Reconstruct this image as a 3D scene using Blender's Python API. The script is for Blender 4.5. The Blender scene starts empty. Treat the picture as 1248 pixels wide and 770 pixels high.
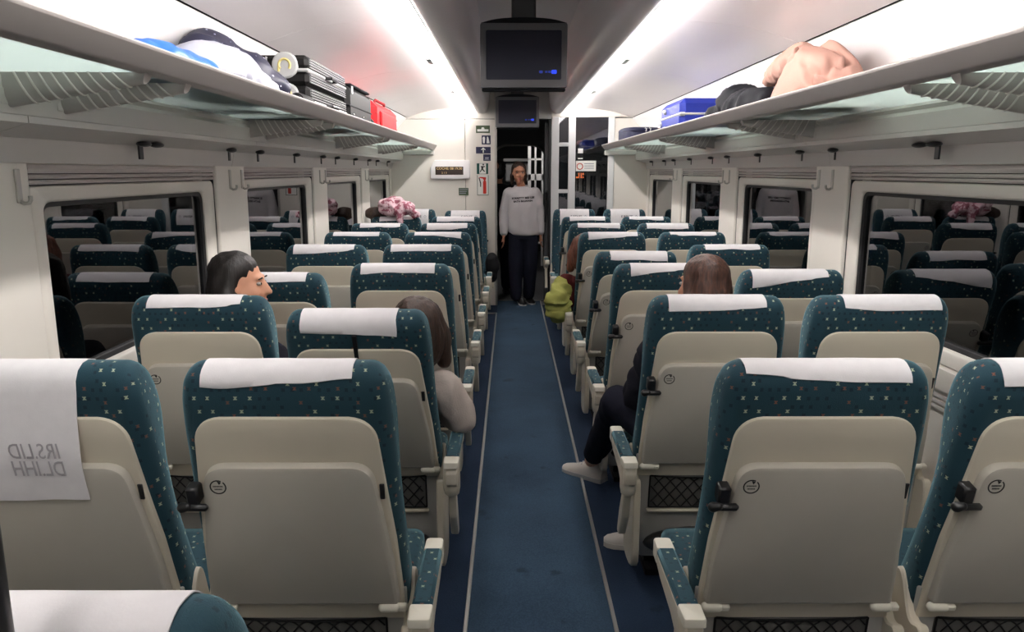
import bpy, math, random
from mathutils import Vector, Matrix, Euler, noise
from mathutils.bvhtree import BVHTree
random.seed(7)
R = math.radians
scene = bpy.context.scene
col = scene.collection
# ------------------------------------------------------------------ camera, world, exposure
F, VPX, VPY, CZ, CX = 930.0, 622.0, 208.0, 1.60, -0.105
pitch = math.atan((385 - VPY) / F)
yaw = math.atan((VPX - 624) / F * math.cos(pitch))
fwd = Vector((-math.sin(yaw) * math.cos(pitch), math.cos(yaw) * math.cos(pitch), -math.sin(pitch)))
rgt = Vector((math.cos(yaw), math.sin(yaw), 0))
upv = rgt.cross(fwd)
cd = bpy.data.cameras.new('camera')
cd.sensor_width = 36.0
cd.lens = F / 1248 * 36.0
cd.clip_start = 0.02
cam = bpy.data.objects.new('camera', cd)
col.objects.link(cam)
m = Matrix((rgt, upv, -fwd)).transposed().to_4x4()
m.translation = Vector((CX, 0, CZ))
cam.matrix_world = m
scene.camera = cam
w = bpy.data.worlds.new('night')
scene.world = w
w.use_nodes = True
w.node_tree.nodes['Background'].inputs[0].default_value = (0.010, 0.012, 0.018, 1)
w.node_tree.nodes['Background'].inputs[1].default_value = 0.15
scene.view_settings.view_transform = 'Standard'
scene.view_settings.look = 'None'
scene.view_settings.gamma = 1.0
scene.view_settings.exposure = 0.0
scene.view_settings.use_curve_mapping = False
LAMP, LAMP_SIDE = 8.6, 82.0     # the two ceiling light strips: diffuser below, lens towards the side walls

# ------------------------------------------------------------------ helpers
def sp(c):
    c = c / 255.0
    return c / 12.92 if c <= .04045 else ((c + .055) / 1.055) ** 2.4
def rgb(r, g, b):
    return (sp(r), sp(g), sp(b), 1)
MATS = {}
def nodes_of(name):
    ma = bpy.data.materials.new(name)
    ma.use_nodes = True
    MATS[name] = ma
    nt = ma.node_tree
    return ma, nt, nt.nodes['Principled BSDF']
def mat(name, c, rough=.5, spec=.5, metal=0, emit=None, es=0, bump=0, bscale=200, var=0, vscale=8, coat=0):
    ma, nt, p = nodes_of(name)
    p.inputs['Base Color'].default_value = c
    p.inputs['Roughness'].default_value = rough
    p.inputs['Specular IOR Level'].default_value = spec
    p.inputs['Metallic'].default_value = metal
    p.inputs['Coat Weight'].default_value = coat
    if emit:
        p.inputs['Emission Color'].default_value = emit
        p.inputs['Emission Strength'].default_value = es
    if var or bump:
        tc = nt.nodes.new('ShaderNodeTexCoord')
    if var:
        n = nt.nodes.new('ShaderNodeTexNoise')
        n.inputs['Scale'].default_value = vscale
        n.inputs['Detail'].default_value = 5
        nt.links.new(tc.outputs['Object'], n.inputs['Vector'])
        mr = nt.nodes.new('ShaderNodeMapRange')
        mr.inputs[1].default_value = .3
        mr.inputs[2].default_value = .7
        mr.inputs[3].default_value = 1 - var
        mr.inputs[4].default_value = 1 + var
        nt.links.new(n.outputs['Fac'], mr.inputs[0])
        mx = nt.nodes.new('ShaderNodeMix')
        mx.data_type = 'RGBA'
        mx.blend_type = 'MULTIPLY'
        mx.inputs[0].default_value = 1
        mx.inputs[6].default_value = c
        nt.links.new(mr.outputs[0], mx.inputs[7])
        nt.links.new(mx.outputs[2], p.inputs['Base Color'])
    if bump:
        n2 = nt.nodes.new('ShaderNodeTexNoise')
        n2.inputs['Scale'].default_value = bscale
        n2.inputs['Detail'].default_value = 3
        nt.links.new(tc.outputs['Object'], n2.inputs['Vector'])
        b = nt.nodes.new('ShaderNodeBump')
        b.inputs['Strength'].default_value = bump
        b.inputs['Distance'].default_value = .003
        nt.links.new(n2.outputs['Fac'], b.inputs['Height'])
        nt.links.new(b.outputs[0], p.inputs['Normal'])
    return ma

class MB:
    def __init__(s):
        s.v = []; s.f = []; s.uv = {}
    def add(s, vs, fs):
        o = len(s.v)
        s.v += [tuple(a) for a in vs]
        s.f += [tuple(i + o for i in f) for f in fs]
        return s
    def box(s, x0, x1, y0, y1, z0, z1, b=0):
        if b <= 0:
            vs = [(x, y, z) for z in (z0, z1) for y in (y0, y1) for x in (x0, x1)]
            return s.add(vs, [(0, 2, 3, 1), (4, 5, 7, 6), (0, 1, 5, 4), (2, 6, 7, 3), (0, 4, 6, 2), (1, 3, 7, 5)])
        b = min(b, (x1 - x0) / 2.01, (y1 - y0) / 2.01, (z1 - z0) / 2.01)
        lo = (x0, y0, z0); hi = (x1, y1, z1)
        vs = []; idx = {}
        for sx in (0, 1):
            for sy in (0, 1):
                for sz in (0, 1):
                    sg = (sx, sy, sz)
                    for k in range(3):
                        p = []
                        for a in range(3):
                            e = hi[a] if sg[a] else lo[a]
                            if a != k: e += -b if sg[a] else b
                            p.append(e)
                        idx[(sg, k)] = len(vs); vs.append(tuple(p))
        fs = []
        for k in range(3):
            a, c = [q for q in range(3) if q != k]
            for side in (0, 1):
                def g(i, j):
                    t = [0, 0, 0]; t[k] = side; t[a] = i; t[c] = j
                    return tuple(t)
                fs.append([idx[(g(i, j), k)] for i, j in ((0, 0), (1, 0), (1, 1), (0, 1))])
            for i in (0, 1):
                for j in (0, 1):
                    t0 = [0, 0, 0]; t1 = [0, 0, 0]
                    t0[k] = 0; t1[k] = 1
                    t0[a] = t1[a] = i; t0[c] = t1[c] = j
                    t0 = tuple(t0); t1 = tuple(t1)
                    fs.append([idx[(t0, a)], idx[(t1, a)], idx[(t1, c)], idx[(t0, c)]])
        for sx in (0, 1):
            for sy in (0, 1):
                for sz in (0, 1):
                    fs.append([idx[((sx, sy, sz), k)] for k in range(3)])
        return s.add(vs, fs)
    def loft(s, rings, caps=True, closed=True):
        n = len(rings[0]); vs = [p for r in rings for p in r]; fs = []
        for i in range(len(rings) - 1):
            for j in range(n if closed else n - 1):
                a = i * n + j; b = i * n + (j + 1) % n
                fs.append((a, b, b + n, a + n))
        if caps:
            fs.append(tuple(range(n))[::-1])
            fs.append(tuple(range((len(rings) - 1) * n, len(rings) * n)))
        return s.add(vs, fs)
    def tube(s, pts, r, n=8, caps=True):
        pts = [Vector(p) for p in pts]
        rs = r if isinstance(r, (list, tuple)) else [r] * len(pts)
        rings = []; prev = None
        for i, p in enumerate(pts):
            t = (pts[min(i + 1, len(pts) - 1)] - pts[max(i - 1, 0)]).normalized()
            if prev is None:
                a = Vector((0, 0, 1)) if abs(t.z) < .9 else Vector((1, 0, 0))
                u = t.cross(a).normalized()
            else:
                u = (prev - t * prev.dot(t)).normalized()
            prev = u; v = t.cross(u)
            rings.append([p + (u * math.cos(2 * math.pi * k / n) + v * math.sin(2 * math.pi * k / n)) * rs[i] for k in range(n)])
        return s.loft(rings, caps)
    def ell(s, c, r, rot=None, nu=16, nv=10):
        c = Vector(c); rings = []
        M = Euler(rot).to_matrix() if rot else Matrix.Identity(3)
        for i in range(nv + 1):
            a = -math.pi / 2 + math.pi * min(max(i, .08), nv - .08) / nv
            rings.append([c + M @ Vector((r[0] * math.cos(a) * math.cos(2 * math.pi * k / nu), r[1] * math.cos(a) * math.sin(2 * math.pi * k / nu), r[2] * math.sin(a))) for k in range(nu)])
        return s.loft(rings)
    def cap(s, p0, p1, r0, r1=None, n=12):
        r1 = r0 if r1 is None else r1
        p0 = Vector(p0); p1 = Vector(p1); d = (p1 - p0).normalized()
        pts = []; rs = []
        for k in range(5):
            a = math.pi / 2 * k / 4
            pts.append(p0 - d * r0 * math.cos(a) * .99); rs.append(max(r0 * math.sin(a), r0 * .05))
        for k in range(5):
            a = math.pi / 2 * k / 4
            pts.append(p1 + d * r1 * math.sin(a) * .99); rs.append(max(r1 * math.cos(a), r1 * .05))
        return s.tube(pts, rs, n)
    def chain(s, pts, rs, n=12):
        for i in range(len(pts) - 1):
            s.cap(pts[i], pts[i + 1], rs[i], rs[i + 1], n)
        return s
    def prism(s, outline, fn, d0, d1, b=0, b0=0):
        """outline: 2D loop; fn(a,b,d)->3D; extruded from d0 (back) to d1 (front) with a chamfered front edge"""
        def ins(k):
            n = len(outline); out = []
            for i in range(n):
                p = Vector(outline[i - 1]); q = Vector(outline[i]); r_ = Vector(outline[(i + 1) % n])
                e1 = (q - p); e2 = (r_ - q)
                e1 = e1.normalized() if e1.length > 1e-9 else e2.normalized()
                e2 = e2.normalized() if e2.length > 1e-9 else e1
                n1 = Vector((-e1.y, e1.x)); n2 = Vector((-e2.y, e2.x))
                nn = n1 + n2
                nn = nn.normalized() if nn.length > 1e-6 else n1
                c = max(nn.dot(n1), .4)
                out.append(q + nn * k / c)
            return out
        area = sum(outline[i - 1][0] * outline[i][1] - outline[i][0] * outline[i - 1][1] for i in range(len(outline)))
        sg = 1 if area > 0 else -1
        sd = 1 if d1 > d0 else -1
        rings = []
        if b0:
            rings.append([fn(p[0], p[1], d0) for p in ins(sg * b0)])
            rings.append([fn(p[0], p[1], d0 + sd * b0) for p in outline])
        else:
            rings.append([fn(p[0], p[1], d0) for p in outline])
        if b:
            rings.append([fn(p[0], p[1], d1 - sd * b) for p in outline])
            rings.append([fn(p[0], p[1], d1 - sd * b * .3) for p in ins(sg * b * .3)])
            rings.append([fn(p[0], p[1], d1) for p in ins(sg * b)])
        else:
            rings.append([fn(p[0], p[1], d1) for p in outline])
        return s.loft(rings)
    def mesh(s, name):
        me = bpy.data.meshes.new(name)
        me.from_pydata(s.v, [], s.f)
        import bmesh
        bm = bmesh.new(); bm.from_mesh(me)
        bmesh.ops.recalc_face_normals(bm, faces=bm.faces)
        bm.to_mesh(me); bm.free()
        return me

def fillet(pts, rad, seg=6):
    out = []; n = len(pts)
    for i in range(n):
        r = rad[i] if isinstance(rad, (list, tuple)) else rad
        p = Vector(pts[i - 1]); q = Vector(pts[i]); t = Vector(pts[(i + 1) % n])
        if r <= 0:
            out.append(tuple(q)); continue
        a = (p - q).normalized(); b = (t - q).normalized()
        ang = a.angle(b)
        d = min(r / math.tan(ang / 2), (p - q).length * .49, (t - q).length * .49)
        p0 = q + a * d; p1 = q + b * d
        for k in range(seg + 1):
            u = k / seg
            out.append(tuple(p0 * (1 - u) ** 2 + q * 2 * u * (1 - u) + p1 * u * u))
    return out
def catmull(pts, k=4, closed=False):
    out = []; n = len(pts)
    P = [Vector(p) for p in pts]
    for i in range(n if closed else n - 1):
        if closed:
            a, b, c, d = P[i - 1], P[i], P[(i + 1) % n], P[(i + 2) % n]
        else:
            a, b, c, d = P[max(i - 1, 0)], P[i], P[i + 1], P[min(i + 2, n - 1)]
        for j in range(k):
            t = j / k
            out.append(.5 * ((2 * b) + (c - a) * t + (2 * a - 5 * b + 4 * c - d) * t * t + (3 * b - a - 3 * c + d) * t ** 3))
    if not closed: out.append(P[-1])
    return out

def link(name, me, ma, parent=None, loc=None, rot=None, smooth=35):
    if ma and not me.materials:
        me.materials.append(MATS[ma] if isinstance(ma, str) else ma)
    if smooth:
        for p in me.polygons: p.use_smooth = True
        me.set_sharp_from_angle(angle=R(smooth))
    o = bpy.data.objects.new(name, me)
    col.objects.link(o)
    if parent: o.parent = parent
    if loc: o.location = loc
    if rot: o.rotation_euler = rot
    return o
def obj(name, mb, ma, parent=None, loc=None, rot=None, smooth=35):
    return link(name, mb.mesh(name), ma, parent, loc, rot, smooth)
def tag(o, label=None, cat=None, group=None, kind=None):
    if label: o['label'] = label
    if cat: o['category'] = cat
    if group: o['group'] = group
    if kind: o['kind'] = kind
    return o
def empty(name, loc=(0, 0, 0), rz=0):
    o = bpy.data.objects.new(name, None)
    o.empty_display_size = .1
    col.objects.link(o); o.location = loc; o.rotation_euler = (0, 0, rz)
    return o
def thing(name, label, cat, loc=(0, 0, 0), rz=0, group=None):
    return tag(empty(name, loc, rz), label, cat, group)
def struct(name, mb, ma, smooth=35, label=None):
    o = obj(name, mb, ma, smooth=smooth)
    tag(o, label, None, None, 'structure')
    return o
def copy_tree(o, parent=None):
    c = o.copy(); col.objects.link(c); c.parent = parent
    for ch in list(o.children): copy_tree(ch, c)
    return c
def remesh(mb, voxel, smooth=4, amp=0, freq=10, seed=0, axis=(1, 1, 1)):
    me = mb.mesh('tmp')
    o = bpy.data.objects.new('tmp', me); col.objects.link(o)
    rm = o.modifiers.new('r', 'REMESH'); rm.mode = 'VOXEL'; rm.voxel_size = voxel
    if smooth:
        sm = o.modifiers.new('s', 'SMOOTH'); sm.factor = .5; sm.iterations = smooth
    dg = bpy.context.evaluated_depsgraph_get()
    out = bpy.data.meshes.new_from_object(o.evaluated_get(dg))
    bpy.data.objects.remove(o); bpy.data.meshes.remove(me)
    if amp:
        off = Vector((seed * 7.3, seed * 3.1, seed * 1.7))
        nr = [v.normal.copy() for v in out.vertices]
        for v, n in zip(out.vertices, nr):
            q = Vector((v.co.x * axis[0], v.co.y * axis[1], v.co.z * axis[2]))
            a = noise.noise(q * freq + off)
            v.co += n * amp * (1 - 2.2 * abs(a))
    return out
def text_mesh(txt, size, bold=0.0, spacing=1.0):
    cu = bpy.data.curves.new('txt', 'FONT')
    cu.body = txt; cu.size = size; cu.align_x = 'CENTER'; cu.align_y = 'CENTER'
    cu.offset = bold; cu.space_character = spacing; cu.extrude = 0.0006; cu.resolution_u = 3
    o = bpy.data.objects.new('txt', cu); col.objects.link(o)
    dg = bpy.context.evaluated_depsgraph_get()
    me = bpy.data.meshes.new_from_object(o.evaluated_get(dg))
    bpy.data.objects.remove(o); bpy.data.curves.remove(cu)
    return me

# ------------------------------------------------------------------ materials
mat('cream', rgb(206, 197, 179), .42, .45, bump=.06, bscale=500, var=.03, vscale=3)
mat('tray', rgb(178, 173, 162), .48, .4, bump=.08, bscale=700, var=.03, vscale=5)
mat('lower_shell', rgb(172, 170, 165), .5, .4, bump=.06, bscale=500)
mat('arm_cap', rgb(222, 217, 202), .4, .5)
mat('black', rgb(22, 22, 24), .38, .5)
mat('black_soft', rgb(26, 26, 29), .75, .15)
mat('dark_void', rgb(92, 91, 88), .8, .1)
mat('net', rgb(20, 20, 22), .7, .2)
mat('ink', rgb(70, 70, 70), .6, .2)
mat('ink_dark', rgb(40, 40, 42), .6, .2)
mat('ink_faint', rgb(172, 168, 172), .8, .1)
mat('ink_pale', rgb(140, 142, 150), .8, .1)
mat('cloth', rgb(226, 222, 224), .9, .1, bump=.08, bscale=260, var=.03, vscale=30)
mat('wall', rgb(224, 218, 209), .38, .5, var=.02, vscale=2)
mat('wall_grey', rgb(196, 192, 187), .4, .5)
mat('seal', rgb(38, 38, 40), .5, .4)
mat('blind', rgb(188, 180, 176), .55, .3)
mat('ceiling_panel', rgb(226, 218, 218), .28, .5, var=.02, vscale=1.5)
mat('upper_wall', rgb(236, 232, 232), .45, .4)
mat('beam', rgb(214, 208, 208), .32, .5)
mat('channel', rgb(214, 208, 208), .4, .4)
mat('gap', rgb(40, 40, 42), .8, .2)
mat('alu', rgb(188, 186, 180), .35, .5, metal=.7)
mat('alu_white', rgb(214, 214, 214), .35, .5)
mat('chrome', rgb(190, 190, 190), .2, .5, metal=1)
mat('rail', rgb(142, 136, 133), .35, .5)
mat('rack_rear', rgb(206, 202, 196), .4, .5)
mat('bracket', rgb(166, 161, 156), .45, .4)
mat('monitor', rgb(112, 112, 114), .45, .4)
mat('screen', rgb(46, 48, 62), .28, .5)
mat('screen_blue', rgb(40, 60, 200), .5, .3, emit=rgb(50, 80, 255), es=.9)
mat('screen_dim', rgb(40, 60, 160), .5, .3, emit=rgb(60, 80, 190), es=.35)
mat('amber', rgb(200, 170, 120), .5, .3, emit=rgb(220, 190, 140), es=.35)
mat('display_black', rgb(52, 40, 34), .3, .5)
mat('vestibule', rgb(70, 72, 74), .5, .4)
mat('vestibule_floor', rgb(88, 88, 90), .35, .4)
mat('threshold', rgb(120, 118, 115), .4, .4, metal=.5)
mat('sign_green', rgb(70, 84, 62), .5, .3)
mat('sign_teal', rgb(20, 74, 66), .5, .3)
mat('sign_blue', rgb(42, 44, 72), .5, .3)
mat('sign_white', rgb(228, 228, 222), .5, .3)
mat('sign_red', rgb(190, 52, 40), .5, .3)
mat('sign_orange', rgb(226, 120, 70), .5, .3)
mat('skin', rgb(205, 150, 122), .5, .4, var=.05, vscale=12)
mat('skin_tan', rgb(176, 122, 96), .5, .4, var=.05, vscale=12)
mat('lip', rgb(170, 92, 84), .45, .4)
mat('eye_white', rgb(176, 166, 160), .25, .5)
mat('eye_dark', rgb(40, 26, 18), .2, .5)
mat('sweatshirt', rgb(200, 195, 197), .9, .1, bump=.25, bscale=220)
mat('trousers', rgb(27, 29, 40), .9, .1, bump=.2, bscale=200)
mat('shoe_white', rgb(206, 200, 192), .6, .3)
mat('shoe_black', rgb(26, 26, 28), .5, .3)
mat('knit_pale', rgb(196, 184, 176), .95, .1, bump=.5, bscale=160)
mat('dark_top', rgb(36, 36, 44), .9, .1, bump=.3, bscale=180)
mat('maroon', rgb(84, 36, 36), .9, .1, bump=.3, bscale=180)
mat('lime', rgb(150, 152, 84), .85, .1, bump=.3, bscale=120)
mat('plastic_bag', rgb(156, 157, 168), .45, .4)
mat('bag_blue', rgb(36, 96, 186), .4, .5)
mat('case_black', rgb(20, 19, 19), .6, .2)
mat('case_white', rgb(176, 176, 176), .5, .3)
mat('case_red', rgb(184, 14, 24), .6, .25, var=.06, vscale=20)
mat('case_red_dark', rgb(150, 16, 26), .5, .4)
mat('case_blue', rgb(24, 40, 132), .5, .3)
mat('case_navy', rgb(20, 22, 50), .6, .25)
mat('strap_red', rgb(140, 58, 50), .7, .2)
mat('coat_pink', rgb(170, 132, 120), .85, .15, bump=.3, bscale=150)
mat('jacket_dark', rgb(18, 18, 24), .75, .15, bump=.2, bscale=120)
mat('paper', rgb(238, 234, 226), .8, .1)
mat('gold', rgb(206, 190, 120), .4, .5)

def hair_mat(name, c0, c1):
    ma, nt, p = nodes_of(name)
    tc = nt.nodes.new('ShaderNodeTexCoord')
    mp = nt.nodes.new('ShaderNodeMapping'); mp.inputs['Scale'].default_value = (90, 90, 6)
    n = nt.nodes.new('ShaderNodeTexNoise'); n.inputs['Scale'].default_value = 1.5; n.inputs['Detail'].default_value = 3
    cr = nt.nodes.new('ShaderNodeValToRGB')
    cr.color_ramp.elements[0].color = c0; cr.color_ramp.elements[0].position = .35
    cr.color_ramp.elements[1].color = c1; cr.color_ramp.elements[1].position = .75
    b = nt.nodes.new('ShaderNodeBump'); b.inputs['Strength'].default_value = .5; b.inputs['Distance'].default_value = .004
    nt.links.new(tc.outputs['Object'], mp.inputs[0]); nt.links.new(mp.outputs[0], n.inputs['Vector'])
    nt.links.new(n.outputs['Fac'], cr.inputs[0]); nt.links.new(cr.outputs[0], p.inputs['Base Color'])
    nt.links.new(n.outputs['Fac'], b.inputs['Height']); nt.links.new(b.outputs[0], p.inputs['Normal'])
    p.inputs['Roughness'].default_value = .55
hair_mat('hair_black', rgb(13, 10, 9), rgb(30, 23, 20))
hair_mat('hair_brown', rgb(46, 26, 20), rgb(92, 58, 42))
hair_mat('hair_dark', rgb(38, 26, 20), rgb(72, 50, 38))
hair_mat('hair_auburn', rgb(70, 36, 24), rgb(132, 78, 54))

def fabric_mat():
    ma, nt, p = nodes_of('fabric')
    N = nt.nodes.new; L = nt.links.new
    uv = N('ShaderNodeUVMap'); uv.uv_map = 'UVMap'
    def math_(op, a=None, b=None, va=None, vb=None):
        q = N('ShaderNodeMath'); q.operation = op
        if a is not None: L(a, q.inputs[0])
        elif va is not None: q.inputs[0].default_value = va
        if b is not None: L(b, q.inputs[1])
        elif vb is not None: q.inputs[1].default_value = vb
        return q.outputs[0]
    def motif(scale, off, keep, size, wid, seed):
        mp = N('ShaderNodeMapping'); mp.inputs['Scale'].default_value = (scale, scale, 1); mp.inputs['Location'].default_value = (off, off * .61, 0)
        L(uv.outputs[0], mp.inputs[0])
        se = N('ShaderNodeSeparateXYZ'); L(mp.outputs[0], se.inputs[0])
        row = math_('FLOOR', se.outputs[1])
        sh = math_('MULTIPLY', row, None, None, .37)
        x = math_('ADD', se.outputs[0], sh)
        cx = math_('FLOOR', x)
        fx = math_('SUBTRACT', math_('FRACT', x), None, None, .5)
        fy = math_('SUBTRACT', math_('FRACT', se.outputs[1]), None, None, .5)
        co = N('ShaderNodeCombineXYZ'); L(cx, co.inputs[0]); L(row, co.inputs[1]); co.inputs[2].default_value = seed
        wn = N('ShaderNodeTexWhiteNoise'); wn.noise_dimensions = '3D'; L(co.outputs[0], wn.inputs[0])
        k = math_('LESS_THAN', wn.outputs[0], None, None, keep)
        d1 = math_('ABSOLUTE', math_('ADD', fx, fy)); d2 = math_('ABSOLUTE', math_('SUBTRACT', fx, fy))
        a1 = math_('ABSOLUTE', fx)
        star = math_('MINIMUM', math_('MINIMUM', d1, d2), math_('MULTIPLY', a1, None, None, 1.6))
        thin = math_('LESS_THAN', star, None, None, wid)
        inside = math_('LESS_THAN', math_('MAXIMUM', a1, math_('ABSOLUTE', fy)), None, None, size)
        return math_('MULTIPLY', k, math_('MULTIPLY', thin, inside)), wn.outputs[1]
    m1, c1 = motif(30, .3, .40, .13, .045, 1.0)
    m2, c2 = motif(30, .83, .26, .12, .042, 5.0)
    m3, c3 = motif(48, .1, .40, .20, .16, 9.0)
    base = N('ShaderNodeMix'); base.data_type = 'RGBA'
    base.inputs[6].default_value = rgb(28, 57, 68); base.inputs[7].default_value = rgb(18, 38, 50)
    L(m3, base.inputs[0])
    b2 = N('ShaderNodeMix'); b2.data_type = 'RGBA'; L(base.outputs[2], b2.inputs[6]); b2.inputs[7].default_value = rgb(116, 74, 60); L(m2, b2.inputs[0])
    b3 = N('ShaderNodeMix'); b3.data_type = 'RGBA'; L(b2.outputs[2], b3.inputs[6]); b3.inputs[7].default_value = rgb(168, 174, 146); L(m1, b3.inputs[0])
    L(b3.outputs[2], p.inputs['Base Color'])
    p.inputs['Roughness'].default_value = .82
    p.inputs['Specular IOR Level'].default_value = .25
    p.inputs['Sheen Weight'].default_value = .6
    p.inputs['Sheen Roughness'].default_value = .4
    p.inputs['Sheen Tint'].default_value = rgb(150, 195, 205)
    tc = N('ShaderNodeTexCoord'); n2 = N('ShaderNodeTexNoise'); n2.inputs['Scale'].default_value = 420
    L(tc.outputs['Object'], n2.inputs['Vector'])
    b = N('ShaderNodeBump'); b.inputs['Strength'].default_value = .25; b.inputs['Distance'].default_value = .002
    L(n2.outputs['Fac'], b.inputs['Height']); L(b.outputs[0], p.inputs['Normal'])
fabric_mat()

def carpet_mat(name, ca, cb, scale):
    ma, nt, p = nodes_of(name)
    tc = nt.nodes.new('ShaderNodeTexCoord')
    n = nt.nodes.new('ShaderNodeTexNoise'); n.inputs['Scale'].default_value = scale; n.inputs['Detail'].default_value = 6
    n3 = nt.nodes.new('ShaderNodeTexNoise'); n3.inputs['Scale'].default_value = 2.2; n3.inputs['Detail'].default_value = 4
    mx = nt.nodes.new('ShaderNodeMath'); mx.operation = 'MULTIPLY_ADD'; mx.inputs[1].default_value = .5
    nt.links.new(tc.outputs['Object'], n.inputs['Vector']); nt.links.new(tc.outputs['Object'], n3.inputs['Vector'])
    h = nt.nodes.new('ShaderNodeMath'); h.operation = 'MULTIPLY'; h.inputs[1].default_value = .5
    nt.links.new(n3.outputs['Fac'], h.inputs[0])
    nt.links.new(n.outputs['Fac'], mx.inputs[0]); nt.links.new(h.outputs[0], mx.inputs[2])
    cr = nt.nodes.new('ShaderNodeValToRGB')
    cr.color_ramp.elements[0].color = ca; cr.color_ramp.elements[0].position = .36
    cr.color_ramp.elements[1].color = cb; cr.color_ramp.elements[1].position = .64
    nt.links.new(mx.outputs[0], cr.inputs[0])
    n4 = nt.nodes.new('ShaderNodeTexNoise'); n4.inputs['Scale'].default_value = 5.5; n4.inputs['Detail'].default_value = 3
    nt.links.new(tc.outputs['Object'], n4.inputs['Vector'])
    mr = nt.nodes.new('ShaderNodeMapRange'); mr.inputs[1].default_value = .66; mr.inputs[2].default_value = .72; mr.inputs[3].default_value = 1; mr.inputs[4].default_value = .62
    nt.links.new(n4.outputs['Fac'], mr.inputs[0])
    mm = nt.nodes.new('ShaderNodeMix'); mm.data_type = 'RGBA'; mm.blend_type = 'MULTIPLY'; mm.inputs[0].default_value = 1
    nt.links.new(cr.outputs[0], mm.inputs[6]); nt.links.new(mr.outputs[0], mm.inputs[7]); nt.links.new(mm.outputs[2], p.inputs['Base Color'])
    b = nt.nodes.new('ShaderNodeBump'); b.inputs['Strength'].default_value = .5; b.inputs['Distance'].default_value = .004
    nt.links.new(n.outputs['Fac'], b.inputs['Height']); nt.links.new(b.outputs[0], p.inputs['Normal'])
    p.inputs['Roughness'].default_value = .95; p.inputs['Specular IOR Level'].default_value = .15
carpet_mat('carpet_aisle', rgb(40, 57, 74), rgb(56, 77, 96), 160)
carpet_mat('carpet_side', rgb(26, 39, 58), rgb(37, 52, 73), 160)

def glass_mat(name, ior, tint):
    ma = bpy.data.materials.new(name); ma.use_nodes = True; MATS[name] = ma
    nt = ma.node_tree; nt.nodes.clear()
    o = nt.nodes.new('ShaderNodeOutputMaterial'); mx = nt.nodes.new('ShaderNodeMixShader')
    t = nt.nodes.new('ShaderNodeBsdfTransparent'); t.inputs[0].default_value = tint
    g = nt.nodes.new('ShaderNodeBsdfGlossy'); g.inputs['Roughness'].default_value = .012; g.inputs[0].default_value = (.92, .92, .95, 1)
    fr = nt.nodes.new('ShaderNodeFresnel'); fr.inputs[0].default_value = ior
    nt.links.new(fr.outputs[0], mx.inputs[0]); nt.links.new(t.outputs[0], mx.inputs[1]); nt.links.new(g.outputs[0], mx.inputs[2])
    nt.links.new(mx.outputs[0], o.inputs[0])
glass_mat('window_glass', 2.1, (.35, .37, .40, 1))
glass_mat('partition_glass', 1.9, (.55, .57, .60, 1))
def frosted():
    ma = bpy.data.materials.new('shelf_glass'); ma.use_nodes = True; MATS['shelf_glass'] = ma
    nt = ma.node_tree; nt.nodes.clear()
    o = nt.nodes.new('ShaderNodeOutputMaterial')
    tr = nt.nodes.new('ShaderNodeBsdfTranslucent'); tr.inputs[0].default_value = rgb(208, 218, 214)
    df = nt.nodes.new('ShaderNodeBsdfDiffuse'); df.inputs[0].default_value = rgb(186, 198, 195)
    tp = nt.nodes.new('ShaderNodeBsdfTransparent'); tp.inputs[0].default_value = rgb(226, 238, 235)
    gl = nt.nodes.new('ShaderNodeBsdfGlossy'); gl.inputs['Roughness'].default_value = .12
    m1 = nt.nodes.new('ShaderNodeMixShader'); m1.inputs[0].default_value = .22
    m2 = nt.nodes.new('ShaderNodeMixShader'); m2.inputs[0].default_value = .34
    m3 = nt.nodes.new('ShaderNodeMixShader'); m3.inputs[0].default_value = .06
    L = nt.links.new
    L(tr.outputs[0], m1.inputs[1]); L(df.outputs[0], m1.inputs[2])
    L(m1.outputs[0], m2.inputs[1]); L(tp.outputs[0], m2.inputs[2])
    L(m2.outputs[0], m3.inputs[1]); L(gl.outputs[0], m3.inputs[2]); L(m3.outputs[0], o.inputs[0])
frosted()
def dotted(name, base, dot, scale, thr):
    ma, nt, p = nodes_of(name)
    tc = nt.nodes.new('ShaderNodeTexCoord'); v = nt.nodes.new('ShaderNodeTexVoronoi'); v.inputs['Scale'].default_value = scale
    lt = nt.nodes.new('ShaderNodeMath'); lt.operation = 'LESS_THAN'; lt.inputs[1].default_value = thr
    mx = nt.nodes.new('ShaderNodeMix'); mx.data_type = 'RGBA'; mx.inputs[6].default_value = base; mx.inputs[7].default_value = dot
    nt.links.new(tc.outputs['Object'], v.inputs['Vector']); nt.links.new(v.outputs['Distance'], lt.inputs[0])
    nt.links.new(lt.outputs[0], mx.inputs[0]); nt.links.new(mx.outputs[2], p.inputs['Base Color'])
    p.inputs['Roughness'].default_value = .55
dotted('navy_dots', rgb(22, 22, 48), rgb(190, 190, 214), 34, .16)
def patch(name, base, other, scale, pos=.52):
    ma, nt, p = nodes_of(name)
    tc = nt.nodes.new('ShaderNodeTexCoord'); n = nt.nodes.new('ShaderNodeTexNoise'); n.inputs['Scale'].default_value = scale
    cr = nt.nodes.new('ShaderNodeValToRGB'); cr.color_ramp.elements[0].color = base; cr.color_ramp.elements[0].position = pos - .03
    cr.color_ramp.elements[1].color = other; cr.color_ramp.elements[1].position = pos + .03
    nt.links.new(tc.outputs['Object'], n.inputs['Vector']); nt.links.new(n.outputs['Fac'], cr.inputs[0]); nt.links.new(cr.outputs[0], p.inputs['Base Color'])
    p.inputs['Roughness'].default_value = .9
patch('scarf', rgb(222, 188, 196), rgb(160, 92, 108), 26)
lm, lnt, lp = nodes_of('lamp')
lp.inputs['Base Color'].default_value = (1, 1, 1, 1)
lp.inputs['Emission Color'].default_value = (1.0, .965, .93, 1)
lp.inputs['Emission Strength'].default_value = LAMP
lm3, lnt3, lp3 = nodes_of('lamp_side')
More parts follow.
